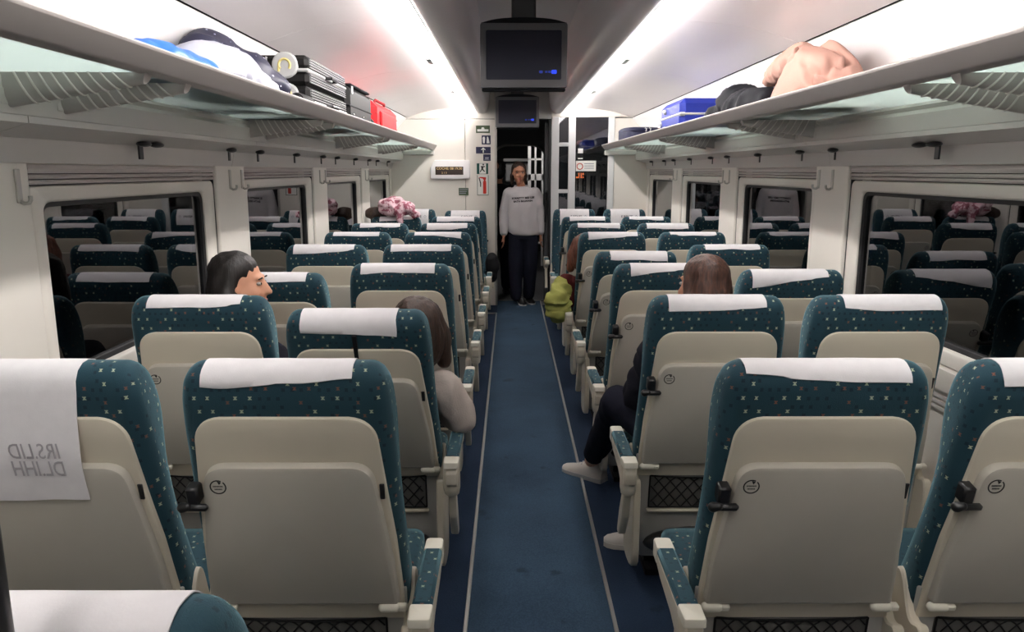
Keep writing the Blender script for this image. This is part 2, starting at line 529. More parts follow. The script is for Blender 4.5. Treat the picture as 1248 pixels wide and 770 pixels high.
lp3.inputs['Emission Color'].default_value = (1.0, .965, .94, 1)
lp3.inputs['Emission Strength'].default_value = LAMP_SIDE
lm2, lnt2, lp2 = nodes_of('lamp_far')
lp2.inputs['Emission Color'].default_value = (1.0, .97, .93, 1)
lp2.inputs['Emission Strength'].default_value = 9.0

# ------------------------------------------------------------------ the carriage shell
Y0, YE = -0.9, 9.10           # rear end (behind the camera) and end wall
HW = 1.51                     # half width at the windows
POSTS = [(0.04, 0.44), (1.86, 2.25), (3.68, 4.07), (5.50, 5.89), (7.28, 7.67), (9.00, 9.10)]
WINS = [(-.88, .04), (.44, 1.86), (2.25, 3.68), (4.07, 5.50), (5.89, 7.28), (7.67, 9.00)]

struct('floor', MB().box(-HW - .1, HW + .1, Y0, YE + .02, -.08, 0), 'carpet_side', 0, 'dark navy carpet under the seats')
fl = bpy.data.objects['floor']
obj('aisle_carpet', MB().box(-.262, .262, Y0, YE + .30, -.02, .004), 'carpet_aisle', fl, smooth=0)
st = MB()
for (x, ya, yb) in ((-.265, Y0, 8.56), (.27, Y0, YE + .28)):
    t = MB().prism([(x - .009, .0), (x + .009, .0), (x + .006, .009), (x - .006, .009)], lambda a, b, d: (a, d, b), ya, yb)
    o = struct('trim_%d' % (1 if x < 0 else 2), t, 'alu', 20, 'thin pale metal strip along the %s edge of the aisle carpet' % ('left' if x < 0 else 'right'))
struct('trim_3', MB().box(-.40, -.262, 8.545, 8.57, 0, .008), 'alu', 0, 'short metal strip across the end of the left carpet trim')

def mirror(pts, sg): return [(p[0] * sg, p[1]) for p in pts]
def strip(mb, prof, ya, yb, thick=None):
    """open profile (x,z) swept along y"""
    mb.loft([[(p[0], ya, p[1]) for p in prof], [(p[0], yb, p[1]) for p in prof]], caps=False, closed=False)
    return mb
def solid(prof, ya, yb, mb=None):
    mb = mb or MB()
    mb.loft([[(p[0], ya, p[1]) for p in prof], [(p[0], yb, p[1]) for p in prof]])
    return mb

for sg, side in ((-1, 'left'), (1, 'right')):
    W = empty('wall_' + side); tag(W, 'cream panelled carriage side wall on the %s with windows' % side, None, None, 'structure')
    P = lambda pts: mirror(pts, sg)
    # lower wall, ledge and heater grille
    obj('lower_panel', solid(P([(HW, 0), (HW, .82), (HW + .12, .82), (HW + .12, 0)]), Y0, YE), 'wall', W)
    obj('sill_ledge', solid(P([(HW - .020, .80), (HW - .022, .835), (HW - .012, .875), (HW + .05, .895), (HW + .05, .80)]), Y0, YE), 'wall', W)
    for k in range(3):
        z = .765 - k * .022
        obj('grille_bar', solid(P([(HW - .012, z), (HW - .012, z + .013), (HW + .01, z + .013), (HW + .01, z)]), Y0, YE), 'wall_grey', W)
    obj('kick_panel', solid(P([(HW - .008, 0), (HW - .008, .16), (HW, .20), (HW, 0)]), Y0, YE), 'wall_grey', W)
    for (a, b) in POSTS:
        o = MB()
        prof = fillet([(sg * (HW + .10), a), (sg * (HW - .012), a), (sg * (HW - .012), b), (sg * (HW + .10), b)], [0, .012, .012, 0], 3)
        o.loft([[(p[0], p[1], .86) for p in prof], [(p[0], p[1], 1.63) for p in prof]])
        obj('pillar_panel', o, 'wall', W)
    obj('header', solid(P([(HW, 1.615), (HW, 1.66), (HW + .12, 1.66), (HW + .12, 1.615)]), Y0, YE), 'wall', W)
    # cove between wall and rack: light face, dark underside
    ys = [Y0, .22, 2.05, 3.87, 5.69, 7.47, YE]
    for i in range(len(ys) - 1):
        prof = P([(HW + .02, 1.622), (HW - .02, 1.622), (HW - .035, 1.690), (HW - .15, 1.722), (HW - .15, 1.74), (HW + .02, 1.74)])
        obj('cove_panel', solid(prof, ys[i] + .002, ys[i + 1] - .002), 'wall_grey', W)
    obj('cove_backing', solid(P([(HW + .02, 1.66), (HW + .02, 1.95), (HW + .10, 1.95), (HW + .10, 1.62)]), Y0, YE), 'gap', W)
    # upper wall above the rack
    up = catmull([(1.455, 1.76), (1.470, 1.88), (1.455, 1.99), (1.405, 2.09), (1.30, 2.196)], 4)
    back = [(p[0] + .03, p[1] + .02) for p in reversed(up)]
    for i in range(len(ys) - 1):
        obj('upper_panel', solid(mirror([tuple(p) for p in up] + back, sg), ys[i] + .0015, ys[i + 1] - .0015), 'upper_wall', W)
    # coat hooks
    for pi, (a, b) in enumerate(POSTS[1:5]):
        for yy in ((a + .17, b - .05) if pi else (b - .06,)):
            x = sg * (HW - .014)
            h = MB().box(x - .004, x + .004, yy - .011, yy + .011, 1.51, 1.605, .002)
            h.tube([(x, yy, 1.516), (x - sg * .012, yy, 1.508), (x - sg * .026, yy, 1.510), (x - sg * .031, yy, 1.518), (x - sg * .031, yy, 1.530)], .006, 6)
            obj('coat_hook', h, 'alu', W)
    for (yy, kind) in ((2.87, 2), (3.70, 1), (4.12, 1), (4.82, 1), (5.50, 1), (5.95, 1), (6.65, 1), (7.30, 1), (7.75, 1), (8.45, 1), (2.02, 0)):
        xx = sg * (HW - .085); h = MB()
        if kind == 2:
            h.ell((xx, yy - .05, 1.694), (.022, .045, .010), nu=12, nv=6); h.ell((xx, yy + .05, 1.694), (.022, .045, .010), nu=12, nv=6)
            h.box(xx - .004 + sg * .01, xx + .004 + sg * .01, yy - .075, yy - .045, 1.640, 1.70, .002)
        elif kind == 1:
            h.ell((xx, yy, 1.696), (.022, .04, .012), nu=12, nv=6)
            h.box(xx + sg * .016, xx + sg * .022, yy + .01, yy + .025, 1.650, 1.70, .002)
        else:
            continue
        lampo = obj('reading_lamp', h, 'black', W)

# windows
wn = 0
for sg, side in ((-1, 'left'), (1, 'right')):
    for wi, (a, b) in enumerate(WINS):
        wn += 1
        Wd = empty('window_%d' % wn)
        tag(Wd, 'dark reflecting carriage window with cream rounded frame, %s wall, %s' % (side, ['just behind the camera', 'beside the camera', 'nearest in view', 'second in view', 'third in view', 'last before the end wall'][wi]), None, None, 'structure')
        x0 = sg * (HW + .004)
        oa, ob, oz0, oz1 = a + .012, b - .012, .885, 1.555
        ia, ib, iz0, iz1 = a + .095, b - .095, .945, 1.505
        outer = fillet([(oa, oz0), (ob, oz0), (ob, oz1), (oa, oz1)], .035, 6)
        inner = fillet([(ia, iz0), (ib, iz0), (ib, iz1), (ia, iz1)], .05, 6)
        f = MB(); n = len(outer)
        def ring(o2, x): return [(x, p[0], p[1]) for p in o2]
        mid = [((p[0] - q[0]) * .18 + q[0], (p[1] - q[1]) * .18 + q[1]) for p, q in zip(outer, inner)]
        f.loft([ring(outer, x0 + sg * .06), ring(outer, x0 + sg * .004), ring([(o_[0] * .93 + i_[0] * .07, o_[1] * .93 + i_[1] * .07) for o_, i_ in zip(outer, inner)], x0 - sg * .002), ring(mid, x0 + sg * .004), ring(inner, x0 + sg * .016), ring(inner, x0 + sg * .07)], caps=False)
        obj('window_frame', f, 'wall', Wd, smooth=50)
        s = MB()
        inn2 = fillet([(ia + .016, iz0 + .016), (ib - .016, iz0 + .016), (ib - .016, iz1 - .016), (ia + .016, iz1 - .016)], .04, 6)
        s.loft([ring(inner, x0 + sg * .022), ring(inn2, x0 + sg * .026), ring(inn2, x0 + sg * .07)], caps=False)
        obj('window_seal', s, 'seal', Wd, smooth=50)
        g = MB().box(min(x0 + sg * .040, x0 + sg * .048), max(x0 + sg * .040, x0 + sg * .048), ia - .01, ib + .01, iz0 - .01, iz1 + .01)
        obj('window_pane', g, 'window_glass', Wd, smooth=0)
        for z, hh in ((1.558, .015), (1.5745, .015), (1.591, .029)):
            prof = [(x0 + sg * .03, z), (x0 - sg * .004, z + .001), (x0 - sg * .009, z + hh * .5), (x0 - sg * .004, z + hh - .001), (x0 + sg * .03, z + hh)]
            obj('blind_slat', solid(prof, a + .006, b - .006), 'blind', Wd)
        obj('blind_guide', MB().box(min(x0, x0 + sg * .05), max(x0, x0 + sg * .05), a + .001, a + .010, .88, 1.61), 'seal', Wd, smooth=0)
        obj('blind_guide', MB().box(min(x0, x0 + sg * .05), max(x0, x0 + sg * .05), b - .010, b - .001, .88, 1.61), 'seal', Wd, smooth=0)

# ceiling
C = empty('ceiling'); tag(C, 'pale carriage ceiling with central grey channel and curved side panels', None, None, 'structure')
obj('centre_channel', solid([(-.40, 2.54), (-.30, 2.57), (.30, 2.57), (.40, 2.54), (.40, 2.62), (-.40, 2.62)], Y0, YE), 'channel', C)
for sg in (-1, 1):
    inner_ = catmull([(.30, 2.57), (.335, 2.50), (.345, 2.40), (.36, 2.31), (.390, 2.266), (.43, 2.250), (.475, 2.250), (.500, 2.264), (.506, 2.30)], 4)
    prof = mirror([tuple(p) for p in inner_] + [(.53, 2.42), (.50, 2.60), (.40, 2.62)], sg)
    obj('side_beam', solid(prof, Y0, YE), 'beam', C)
    cys = [Y0, .22, 2.05, 3.87, 5.69, 7.47, YE]
    pl = catmull([(.59, 2.300), (.75, 2.306), (.95, 2.292), (1.12, 2.262), (1.295, 2.204)], 4)
    bk = [(p[0], p[1] + .03) for p in reversed(pl)]
    for i in range(len(cys) - 1):
        obj('ceiling_panel', solid(mirror([tuple(p) for p in pl] + bk, sg), cys[i] + .002, cys[i + 1] - .002), 'ceiling_panel', C)
    obj('seam_backing', solid(mirror([(1.27, 2.235), (1.34, 2.20), (1.36, 2.26), (1.27, 2.28)], sg), Y0, YE), 'gap', C)
    obj('roof_backing', solid(mirror([(.50, 2.60), (.62, 2.40), (1.30, 2.34), (1.60, 2.0), (1.66, 2.0), (1.40, 2.70), (.50, 2.70)], sg), Y0, YE), 'gap', C)
for sg, side in ((-1, 'left'), (1, 'right')):
    t = thing('ceiling_light', 'long bright white light strip in the ceiling on the %s of the central channel' % side, 'ceiling light', (0, 0, 0))
    lys = [Y0, 1.14, 2.96, 4.78, 6.6, YE - .01]
    for i in range(len(lys) - 1):
        obj('diffuser', solid(mirror([(.508, 2.264), (.516, 2.246), (.550, 2.240), (.580, 2.248), (.583, 2.263), (.580, 2.268), (.512, 2.268)], sg), lys[i] + .004, lys[i + 1] - .004), 'lamp', t)
        obj('side_lens', solid(mirror([(.583, 2.263), (.592, 2.300), (.586, 2.300), (.577, 2.263)], sg), lys[i] + .004, lys[i + 1] - .004), 'lamp_side', t)
        if i < len(lys) - 2:
            obj('joint_clip', MB().box(min(sg * .572, sg * .604), max(sg * .572, sg * .604), lys[i + 1] - .10, lys[i + 1] + .10, 2.240, 2.252, .003), 'alu_white', t)

# end wall with doorway and glass partition
EW = empty('wall_back'); tag(EW, 'white end wall of the carriage around the doorway', None, None, 'structure')
def xz(x0, x1, z0, z1, y0=YE, y1=YE + .06, b=.003): return MB().box(x0, x1, y0, y1, z0, z1, b)
obj('end_panel', xz(-1.62, -.636, 0, 2.185, b=.004), 'wall', EW)
obj('end_panel', xz(-.630, -.285, 0, 2.185, b=.004), 'wall', EW)
obj('end_panel', xz(1.105, 1.62, 0, 2.2, b=.004), 'wall', EW)
obj('upper_end_panel', xz(-1.62, -.285, 2.190, 2.75), 'wall', EW)
obj('upper_end_panel', xz(.37, 1.62, 2.210, 2.75), 'wall', EW)
obj('door_header', xz(-.285, .37, 2.19, 2.75), 'wall_grey', EW)
obj('seam_cover', xz(-1.62, -.285, 2.17, 2.2, YE + .03, YE + .07, 0), 'gap', EW, smooth=0)
pw = empty('window_20'); tag(pw, 'glass partition in pale metal frame on the right of the doorway', None, None, 'structure')
for (a, b) in ((.372, .462), (.572, .655), (1.036, 1.108)):
    obj('partition_post', xz(a, b, 0, 2.21, YE - .01, YE + .06, .006), 'alu_white', pw)
for z in (1.90, 1.363, .55):
    obj('transom', xz(.462, .572, z - .022, z + .022, YE, YE + .05, .004), 'alu_white', pw)
obj('transom', xz(.655, 1.036, .52, .58, YE, YE + .05, .004), 'alu_white', pw)
for (a, b, c, d) in ((.462, .572, 1.922, 2.21), (.462, .572, 1.385, 1.878), (.462, .572, .572, 1.341), (.655, 1.036, .58, 2.21)):
    obj('partition_pane', xz(a, b, c, d, YE + .02, YE + .028, 0), 'partition_glass', pw, smooth=0)
obj('partition_panel', xz(.462, .572, 0, .528, YE + .01, YE + .04, 0), 'wall_grey', pw, smooth=0)
obj('partition_panel', xz(.655, 1.036, 0, .52, YE + .01, YE + .04, 0), 'wall_grey', pw, smooth=0)
# door pocket frame of the doorway
D1 = empty('door_1'); tag(D1, 'dark open doorway frame at the end of the aisle', None, None, 'structure')
obj('door_jamb', xz(-.287, -.262, 0, 2.19, YE - .004, YE + .14), 'alu', D1)
obj('door_jamb', xz(.345, .372, 0, 2.19, YE + .0, YE + .14), 'seal', D1)
obj('door_leaf', xz(.30, .345, .02, 2.15, YE + .065, YE + .10), 'vestibule', D1)
obj('door_handle', MB().tube([(.315, YE + .03, 1.0), (.315, YE + .03, 1.35)], .014, 8).box(.308, .322, YE + .03, YE + .07, 1.02, 1.05).box(.308, .322, YE + .03, YE + .07, 1.30, 1.33), 'black', D1)
# vestibule behind
V = empty('wall_vestibule'); tag(V, 'dark entrance vestibule beyond the doorway', None, None, 'structure')
obj('vestibule_floor', MB().box(-1.6, 1.6, YE + .02, 16, -.08, -.002), 'vestibule_floor', V, smooth=0)
obj('threshold_plate', MB().box(-.30, .40, YE + .30, YE + .36, -.002, .008, .002), 'threshold', V)
obj('vestibule_wall', MB().box(-1.62, -1.55, YE + .06, 11.0, 0, 2.4), 'vestibule', V, smooth=0)
obj('vestibule_wall', MB().box(1.55, 1.62, YE + .06, 11.0, 0, 2.4), 'vestibule', V, smooth=0)
obj('vestibule_ceiling', MB().box(-1.6, 1.6, YE + .06, 11.0, 2.30, 2.40), 'vestibule', V, smooth=0)
# a wall with an arched opening
far = MB()
AX0, AX1, AZ = -.36, .40, 1.955
arch = [(AX0, 0)] + fillet([(AX0, AZ), (AX1, AZ)] , 0) + [(AX1, 0)]
arch = [(AX0, 0)] + [(AX0 + .22 - .22 * math.cos(a), AZ - .22 + .22 * math.sin(a)) for a in [k * math.pi / 16 for k in range(9)]] + \
       [(AX1 - .22 + .22 * math.sin(a), AZ - .22 + .22 * math.cos(a)) for a in [k * math.pi / 16 for k in range(9)]] + [(AX1, 0)]
rim = []
for p in arch:
    u = p[0] / (AX1 if p[0] > 0 else -AX0)
    rim.append((1.6 * (1 if p[0] > .02 else -1), p[1] * 2.35 / AZ))
rim[0] = (-1.6, 0); rim[-1] = (1.6, 0)
far.loft([[(p[0], 11.0, p[1]) for p in rim], [(p[0], 11.0, p[1]) for p in arch], [(p[0], 11.12, p[1]) for p in arch], [(p[0], 11.12, p[1]) for p in rim]], caps=False, closed=False)
obj('gangway_wall', far, 'vestibule', V)
ar = MB().tube([(p[0], 10.985, p[1]) for p in arch], .018, 6)
obj('arch_frame', ar, 'alu', V)
for sg in (-1, 1):
    obj('ceiling_spot', MB().tube([(sg * .028 - .03, 9.95, 2.28), (sg * .028 - .03, 9.95, 2.302)], .014, 10), 'lamp_far', V)
# next carriage seen through the arch
NC = empty('wall_next_carriage'); tag(NC, 'lit interior of the next carriage glimpsed through the arched gangway', None, None, 'structure')
obj('next_wall', MB().box(-.75, -.70, 11.15, 15.4, 0, 2.3), 'vestibule', NC, smooth=0)
obj('next_wall', MB().box(.95, 1.0, 11.15, 15.4, 0, 2.3), 'vestibule', NC, smooth=0)
obj('next_ceiling', MB().box(-.75, 1.0, 11.15, 15.4, 2.25, 2.32), 'vestibule', NC, smooth=0)
obj('next_lamp', MB().box(.0, .5, 11.4, 11.9, 2.225, 2.249), 'lamp_far', NC, smooth=0)
obj('next_end_wall', MB().box(-.75, 1.0, 15.4, 15.5, 0, 2.3), 'vestibule', NC, smooth=0)
obj('next_cabinet', MB().box(-.19, .22, 13.0, 13.3, 1.42, 1.72, .02), 'upper_wall', NC)
obj('next_rail', MB().box(-.22, .20, 12.9, 12.93, 1.75, 1.80, .008), 'upper_wall', NC)
for xx in (.17, .275, .385):
    obj('lattice_post', MB().box(xx, xx + (.05 if xx < .2 else .03), 12.2, 12.24, .1, 2.1, .004), 'upper_wall', NC)
for zz in (.45, .95, 1.22, 1.45, 1.76, 2.02):
    obj('lattice_bar', MB().box(.17, .415, 12.2, 12.24, zz, zz + (.10 if zz == 1.45 else .03), .004), 'upper_wall', NC)
# wall behind the camera
struct('wall_front', MB().box(-1.62, 1.62, Y0 - .06, Y0, 0, 2.75), 'vestibule', 0, 'plain wall closing the carriage behind the viewpoint')

# ------------------------------------------------------------------ luggage racks
def bracket_mesh():
    # local: x from rail (0) to rear (0.36), z down; ribbed tapering arm
    mb = MB(); rings = []
    n = 22
    for i in range(n + 1):
        u = i / n
        x = .02 + u * .36
        h = .026 + .060 * u
        wd = .020 + .014 * u
        rb = 0
        pts = []
        for k in range(10):
            a = math.pi * k / 9
            pts.append((x + .012 * math.sin(a), math.cos(a) * (wd + rb), .0 - h * math.sin(a) ** .8 if k not in (0, 9) else 0))
        rings.append(pts)
    mb.loft(rings)
    return mb.mesh('bracket')
brk = bracket_mesh(); brk.materials.append(MATS['bracket'])
def rib_mesh():
    mb = MB()
    for i in range(9):
        u = .20 + i * .082
        pts = []
        for k in range(10):
            a = math.pi * k / 9
            uu = min(1, max(0, u + .02 - .12 * math.sin(a) ** .8))
            h = .026 + .060 * uu; wd = .020 + .014 * uu
            pts.append((.02 + uu * .36 + .012 * math.sin(a), math.cos(a) * (wd + .001), 0 - (h + .001) * math.sin(a) ** .8 if k not in (0, 9) else 0))
        mb.tube(pts, .0030, 5)
    return mb.mesh('bracket_rib')
ribm = rib_mesh(); ribm.materials.append(MATS['rack_rear'])
def clip_mesh():
    return MB().prism(fillet([(-.006, .004), (.02, .004), (.02, -.05), (.006, -.072), (-.006, -.07)], .006, 3), lambda a, b, d: (a, d, b), -.042, .042, .003, .003).mesh('bracket_shoe')
shoe_me = clip_mesh()
for sg, side in ((-1, 'left'), (1, 'right')):
    t = thing('luggage_rack', 'long luggage rack with frosted glass shelves above the %s windows' % side, 'luggage rack')
    rail = fillet([(.958, 1.892), (.960, 1.884), (.992, 1.840), (1.020, 1.834), (1.026, 1.842), (.998, 1.852), (.974, 1.890), (.966, 1.897)], [.004, .006, .012, .006, .004, .01, .005, .004], 4)
    obj('front_rail', solid(mirror([tuple(p) for p in rail], sg), Y0, YE - .005), 'rail', t, smooth=60)
    rear = [(1.385, 1.795), (1.385, 1.835), (1.362, 1.840), (1.352, 1.828), (1.362, 1.815), (1.350, 1.800), (1.358, 1.742), (1.39, 1.722), (1.46, 1.728), (1.46, 1.80)]
    obj('rear_profile', solid(mirror(rear, sg), Y0, YE - .005), 'rack_rear', t)
    ys = [Y0, .22, 2.15, 3.93, 5.75, 7.55, YE - .01]
    for i in range(len(ys) - 1):
        g = MB().box(-.185, .185, ys[i] + .004, ys[i + 1] - .004, -.004, .004)
        obj('glass_shelf', g, 'shelf_glass', t, (sg * 1.195, 0, 1.846), (0, sg * R(1.2), 0), smooth=0)
    for yc in (.22, 2.10, 3.90, 5.72, 7.50):
        for dy in (-.12, .12):
            o = link('bracket', brk, None, t, (sg * .985, yc + dy, 1.838), (0, 0, 0 if sg > 0 else math.pi), 40)
            link('bracket_rib', ribm, None, o, None, None, 40)
            link('bracket_shoe', shoe_me, 'rack_rear', t, (sg * 1.358, yc + dy, 1.832), (0, 0, 0 if sg > 0 else math.pi), 40)
    obj('bracket', MB().box(-.0, .37, -.02, .02, -.06, -.005, .01), 'rack_rear', t, (sg * .99, YE - .03, 1.838), (0, 0, 0 if sg > 0 else math.pi))

# ------------------------------------------------------------------ seats
PIV = (0, .15, .46); TILT = R(12.7)
prof = [(.004, -.03), (0, .1), (0, .3), (0, .5), (0, .60), (.004, .650), (.018, .690), (.048, .708), (.085, .704), (.116, .680), (.132, .635), (.132, .57), (.115, .495), (.098, .42), (.096, .30), (.108, .16), (.124, .04), (.118, -.03), (.06, -.045)]
PR = [tuple(p) for p in catmull(prof, 3, True)]
def halfw(s):
    pts = [(-.06, .262), (.15, .258), (.35, .252), (.55, .246), (.63, .241), (.70, .233), (.74, .228)]
    for (a, b), (c, d) in zip(pts, pts[1:]):
        if s <= c: return b + (d - b) * max(0, (s - a)) / (c - a)
    return pts[-1][1]
def inset(loop, k):
    out = []; n = len(loop)
    for i in range(n):
        p = Vector(loop[i - 1]); q = Vector(loop[(i + 1) % n])
        e = (q - p).normalized()
        out.append((loop[i][0] + e.y * k, loop[i][1] - e.x * k))
    return out
ar_ = sum(PR[i - 1][0] * PR[i][1] - PR[i][0] * PR[i - 1][1] for i in range(len(PR)))
ISG = 1 if ar_ < 0 else -1
def fabric_back():
    me_b = MB(); rad = .040; st_ = []
    for ph in (90, 70, 50, 30, 12, 0): st_.append((-1, R(ph)))
    rings = []; us = []
    seq = [(-1, R(p)) for p in (88, 66, 45, 26, 10, 0)] + [(0, q) for q in (-.12, -.06, 0, .06, .12)] + [(1, R(p)) for p in (0, 10, 26, 45, 66, 88)]
    nP = len(PR)
    for sgn, ph in seq:
        ring = []
        if sgn == 0:
            for (t, s) in PR: ring.append((ph * halfw(s) / .2, t, s))
            us.append(ph * 1.2)
        else:
            k = rad * (1 - math.cos(ph))
            lp_ = inset(PR, ISG * k)
            for j, (t, s) in enumerate(lp_):
                ring.append((sgn * (halfw(PR[j][1]) - rad + rad * math.sin(ph)), t, s))
            us.append(sgn * (.206 + rad * ph))
        rings.append(ring)
    me_b.loft(rings)
    me = bpy.data.meshes.new('backrest'); me.from_pydata(me_b.v, [], me_b.f)
    uvl = me.uv_layers.new(name='UVMap')
    arc = [0]
    for j in range(1, nP): arc.append(arc[-1] + (Vector(PR[j]) - Vector(PR[j - 1])).length)
    tot = arc[-1] + (Vector(PR[0]) - Vector(PR[-1])).length
    for poly in me.polygons:
        js = [vi % nP for vi in poly.vertices]
        wrap = max(js) - min(js) > nP // 2 and len(js) == 4
        for li, vi in zip(poly.loop_indices, poly.vertices):
            j = vi % nP; i = vi // nP
            if len(js) > 4:
                uvl.data[li].uv = (PR[j][0] + .3, PR[j][1])
            else:
                v = arc[j] + (tot if wrap and j < nP // 2 else 0)
                uvl.data[li].uv = (us[i] + .5, v)
    return me
def box_uv(me, sc=1.0):
    uvl = me.uv_layers.new(name='UVMap')
    for poly in me.polygons:
        n = poly.normal; a = max(range(3), key=lambda k: abs(n[k]))
        for li, vi in zip(poly.loop_indices, poly.vertices):
            c = me.vertices[vi].co
            uvl.data[li].uv = [(c.y, c.z), (c.x, c.z), (c.x, c.y)][a]
    return me
tt = lambda a, b, d: (a, d, b)      # panel in the plane of the back: (x, s) -> depth t
SH = {}
SH['backrest'] = fabric_back()
shell_out = fillet([(-.250, .0), (.250, .0), (.238, .25), (.208, .595), (-.208, .595), (-.238, .25)], [.01, .01, .2, .065, .065, .2], 8)
# slightly arched top edge
shell_out = [(a, b + (.012 * (1 - (a / .2) ** 2) if b > .57 else 0)) for a, b in shell_out]
SH['shell'] = MB().prism(shell_out, tt, .02, -.010, .006).mesh('back_shell')
tray_out = fillet([(-.238, .066), (.238, .066), (.231, .20), (.195, .478), (-.195, .478), (-.232, .20)], [.012, .012, .3, .05, .05, .3], 8)
tray_out = [(a, b + (.010 * (1 - (a / .2) ** 2) if b > .46 else 0)) for a, b in tray_out]
SH['tray'] = MB().prism(tray_out, tt, -.008, -.034, .010).mesh('tray_table')
lat = MB()
lat.box(-.020, .010, -.044, -.008, .398, .446, .005)
lat.box(-.034, .030, -.054, -.036, .386, .404, .006)
lat.cap((-.030, -.045, .395), (-.018, -.048, .399), .013, .010, 10)
SH['latch'] = lat.mesh('tray_latch')
SH['slot'] = MB().box(-.006, .006, -.013, -.005, -.022, .022, .002).mesh('black_slot')
hg = MB().cap((-.018, -.030, .016), (.012, -.030, .016), .013, .013, 10).box(.006, .042, -.038, -.018, .006, .024, .004)
SH['hinge'] = hg.mesh('hinge')
# printed ring with an arrow and two lines of lettering on the tray
rg = MB()
rin, rout = .0165, .0195
n = 40
ring_v = []
for k in range(n + 1):
    a = R(62) + (2 * math.pi - R(16)) * k / n
    ring_v.append((math.cos(a), math.sin(a)))
rg.loft([[(c * rin, 0, s_ * rin), (c * rout, 0, s_ * rout), (c * rout, .0006, s_ * rout), (c * rin, .0006, s_ * rin)] for c, s_ in ring_v])
rg.add([(-.001, 0, .017), (.009, 0, .0135), (.0035, 0, .0065)], [(0, 1, 2)])
SH['ring'] = rg.mesh('printed_ring')
lt = MB()
for row, (z, wl) in enumerate(((.0022, 9), (-.0058, 7))):
    for k in range(wl):
        x = (k - (wl - 1) / 2) * .0026
        lt.box(x - .0009, x + .0009, -.0003, .0003, z - .0018, z + .0018)
SH['lines'] = lt.mesh('printed_lines')
# fabric-covered seat cushion
cu = MB()
cring = []
for (y, z0, z1, k) in ((.20, .345, .435, .02), (.23, .335, .450, 0), (.45, .33, .462, 0), (.60, .33, .468, 0), (.655, .335, .455, .006), (.675, .36, .43, .02)):
    lp_ = fillet([(-.245 + k, z0), (.245 - k, z0), (.245 - k, z1), (-.245 + k, z1)], .035, 4)
    cring.append([(a, y, b) for a, b in lp_])
cu.loft(cring)
SH['cushion'] = box_uv(cu.mesh('seat_cushion'))
# rear lower shell with pocket
lo = MB()
lo_out = fillet([(-.245, .10), (.245, .10), (.252, .55), (-.252, .55)], [.05, .05, .01, .01], 5)
lo.prism(lo_out, lambda a, b, d: (a, d + (.50 - b) * .12, b), .190, .140, .008)
SH['lower'] = lo.mesh('lower_shell')
pk = MB().prism(fillet([(-.20, .325), (.20, .325), (.20, .465), (-.20, .465)], .014, 4), lambda a, b, d: (a, d + (.50 - b) * .12, b), .141, .1365, .002)
SH['pocket'] = pk.mesh('pocket_back')
nt_ = MB()
pn = lambda a, b: (a, .1325 + (.50 - b) * .12, b)
x = -.30
while x < .30:
    for dx in (.11, -.11):
        p0 = [x, .327]; p1 = [x + dx, .462]
        q = []
        for k in range(7):
            u = k / 6
            a = p0[0] + (p1[0] - p0[0]) * u; b = p0[1] + (p1[1] - p0[1]) * u
            b -= (.010 * (1 - (a / .2) ** 2) if b > .44 else 0)
            if -.196 < a < .196: q.append(pn(a, b))
        if len(q) > 1: nt_.tube(q, .0022, 4)
    x += .045
nt_.tube([pn(-.197, .462)] + [pn(-.197 + .394 * k / 8, .462 - .010 * (1 - ((-.197 + .394 * k / 8) / .2) ** 2)) for k in range(9)], .0035, 5)
nt_.tube([pn(-.198, .327), pn(.198, .327)], .003, 5)
nt_.tube([pn(-.198, .327), pn(-.198, .462)], .003, 5); nt_.tube([pn(.198, .327), pn(.198, .462)], .003, 5)
SH['netting'] = nt_.mesh('net')
SH['pocket_lip'] = MB().box(-.205, .205, .142, .172, .308, .320, .004).mesh('pocket_lip')
# footrest bar for the passenger behind
ft = MB().ell((0, .105, .205), (.225, .065, .058), nu=18, nv=12)
SH['footrest'] = ft.mesh('footrest')
SH['foot_bracket'] = MB().box(-.03, .03, .10, .20, .19, .24, .006).box(.02, .07, .05, .075, .232, .246, .003).mesh('footrest_bracket')
# side wing covering the recline joint
wg_out = catmull([(.085, .13), (.080, .30), (.082, .43), (.098, .462), (.128, .455), (.150, .470), (.180, .535), (.205, .565), (.232, .548), (.255, .48), (.285, .36), (.300, .20), (.27, .10), (.17, .09)], 3, True)
SH['wing'] = MB().prism([tuple(p) for p in wg_out], lambda a, b, d: (d, a, b), -.014, .014, .005, .005).mesh('side_wing')
# armrest: beam with end caps, teal pad on top, barrel under the rear end
am = MB()
am.prism(fillet([(-.095, .56), (-.085, .585), (.30, .585), (.305, .565), (.20, .535), (.06, .52), (.0, .50), (-.05, .49), (-.09, .52)], .012, 3), lambda a, b, d: (d, a, b), -.022, .022, .006, .006)
SH['arm_body'] = am.mesh('armrest_beam')
br = MB().tube([(0, -.05, .585), (0, -.05, .575), (0, -.05, .50), (0, -.05, .475), (0, -.05, .462)], [.026, .030, .030, .026, .012], 16)
SH['arm_barrel'] = br.mesh('armrest_post')
SH['arm_post'] = MB().prism(fillet([(-.050, .48), (-.010, .48), (.06, .36), (.10, .26), (.06, .26), (-.01, .36)], .012, 4), lambda a, b, d: (d, a, b), -.014, .014, .004, .004).mesh('armrest_leg')
SH['arm_pad'] = box_uv(MB().box(-.024, .024, -.03, .24, .583, .606, .007).mesh('arm_pad'))
SH['cap_rear'] = MB().prism(fillet([(-.026, -.098), (.026, -.098), (.028, -.03), (-.028, -.03)], .008, 4), lambda a, b, d: (a, b, d), .584, .606, .006).mesh('arm_cap')
SH['cap_front'] = MB().prism(fillet([(-.025, .238), (.025, .238), (.024, .300), (-.024, .300)], [0, 0, .014, .014], 4), lambda a, b, d: (a, b, d), .560, .605, .006).mesh('arm_cap')
pd = MB().box(-.20, .20, .24, .56, .22, .335, .01)
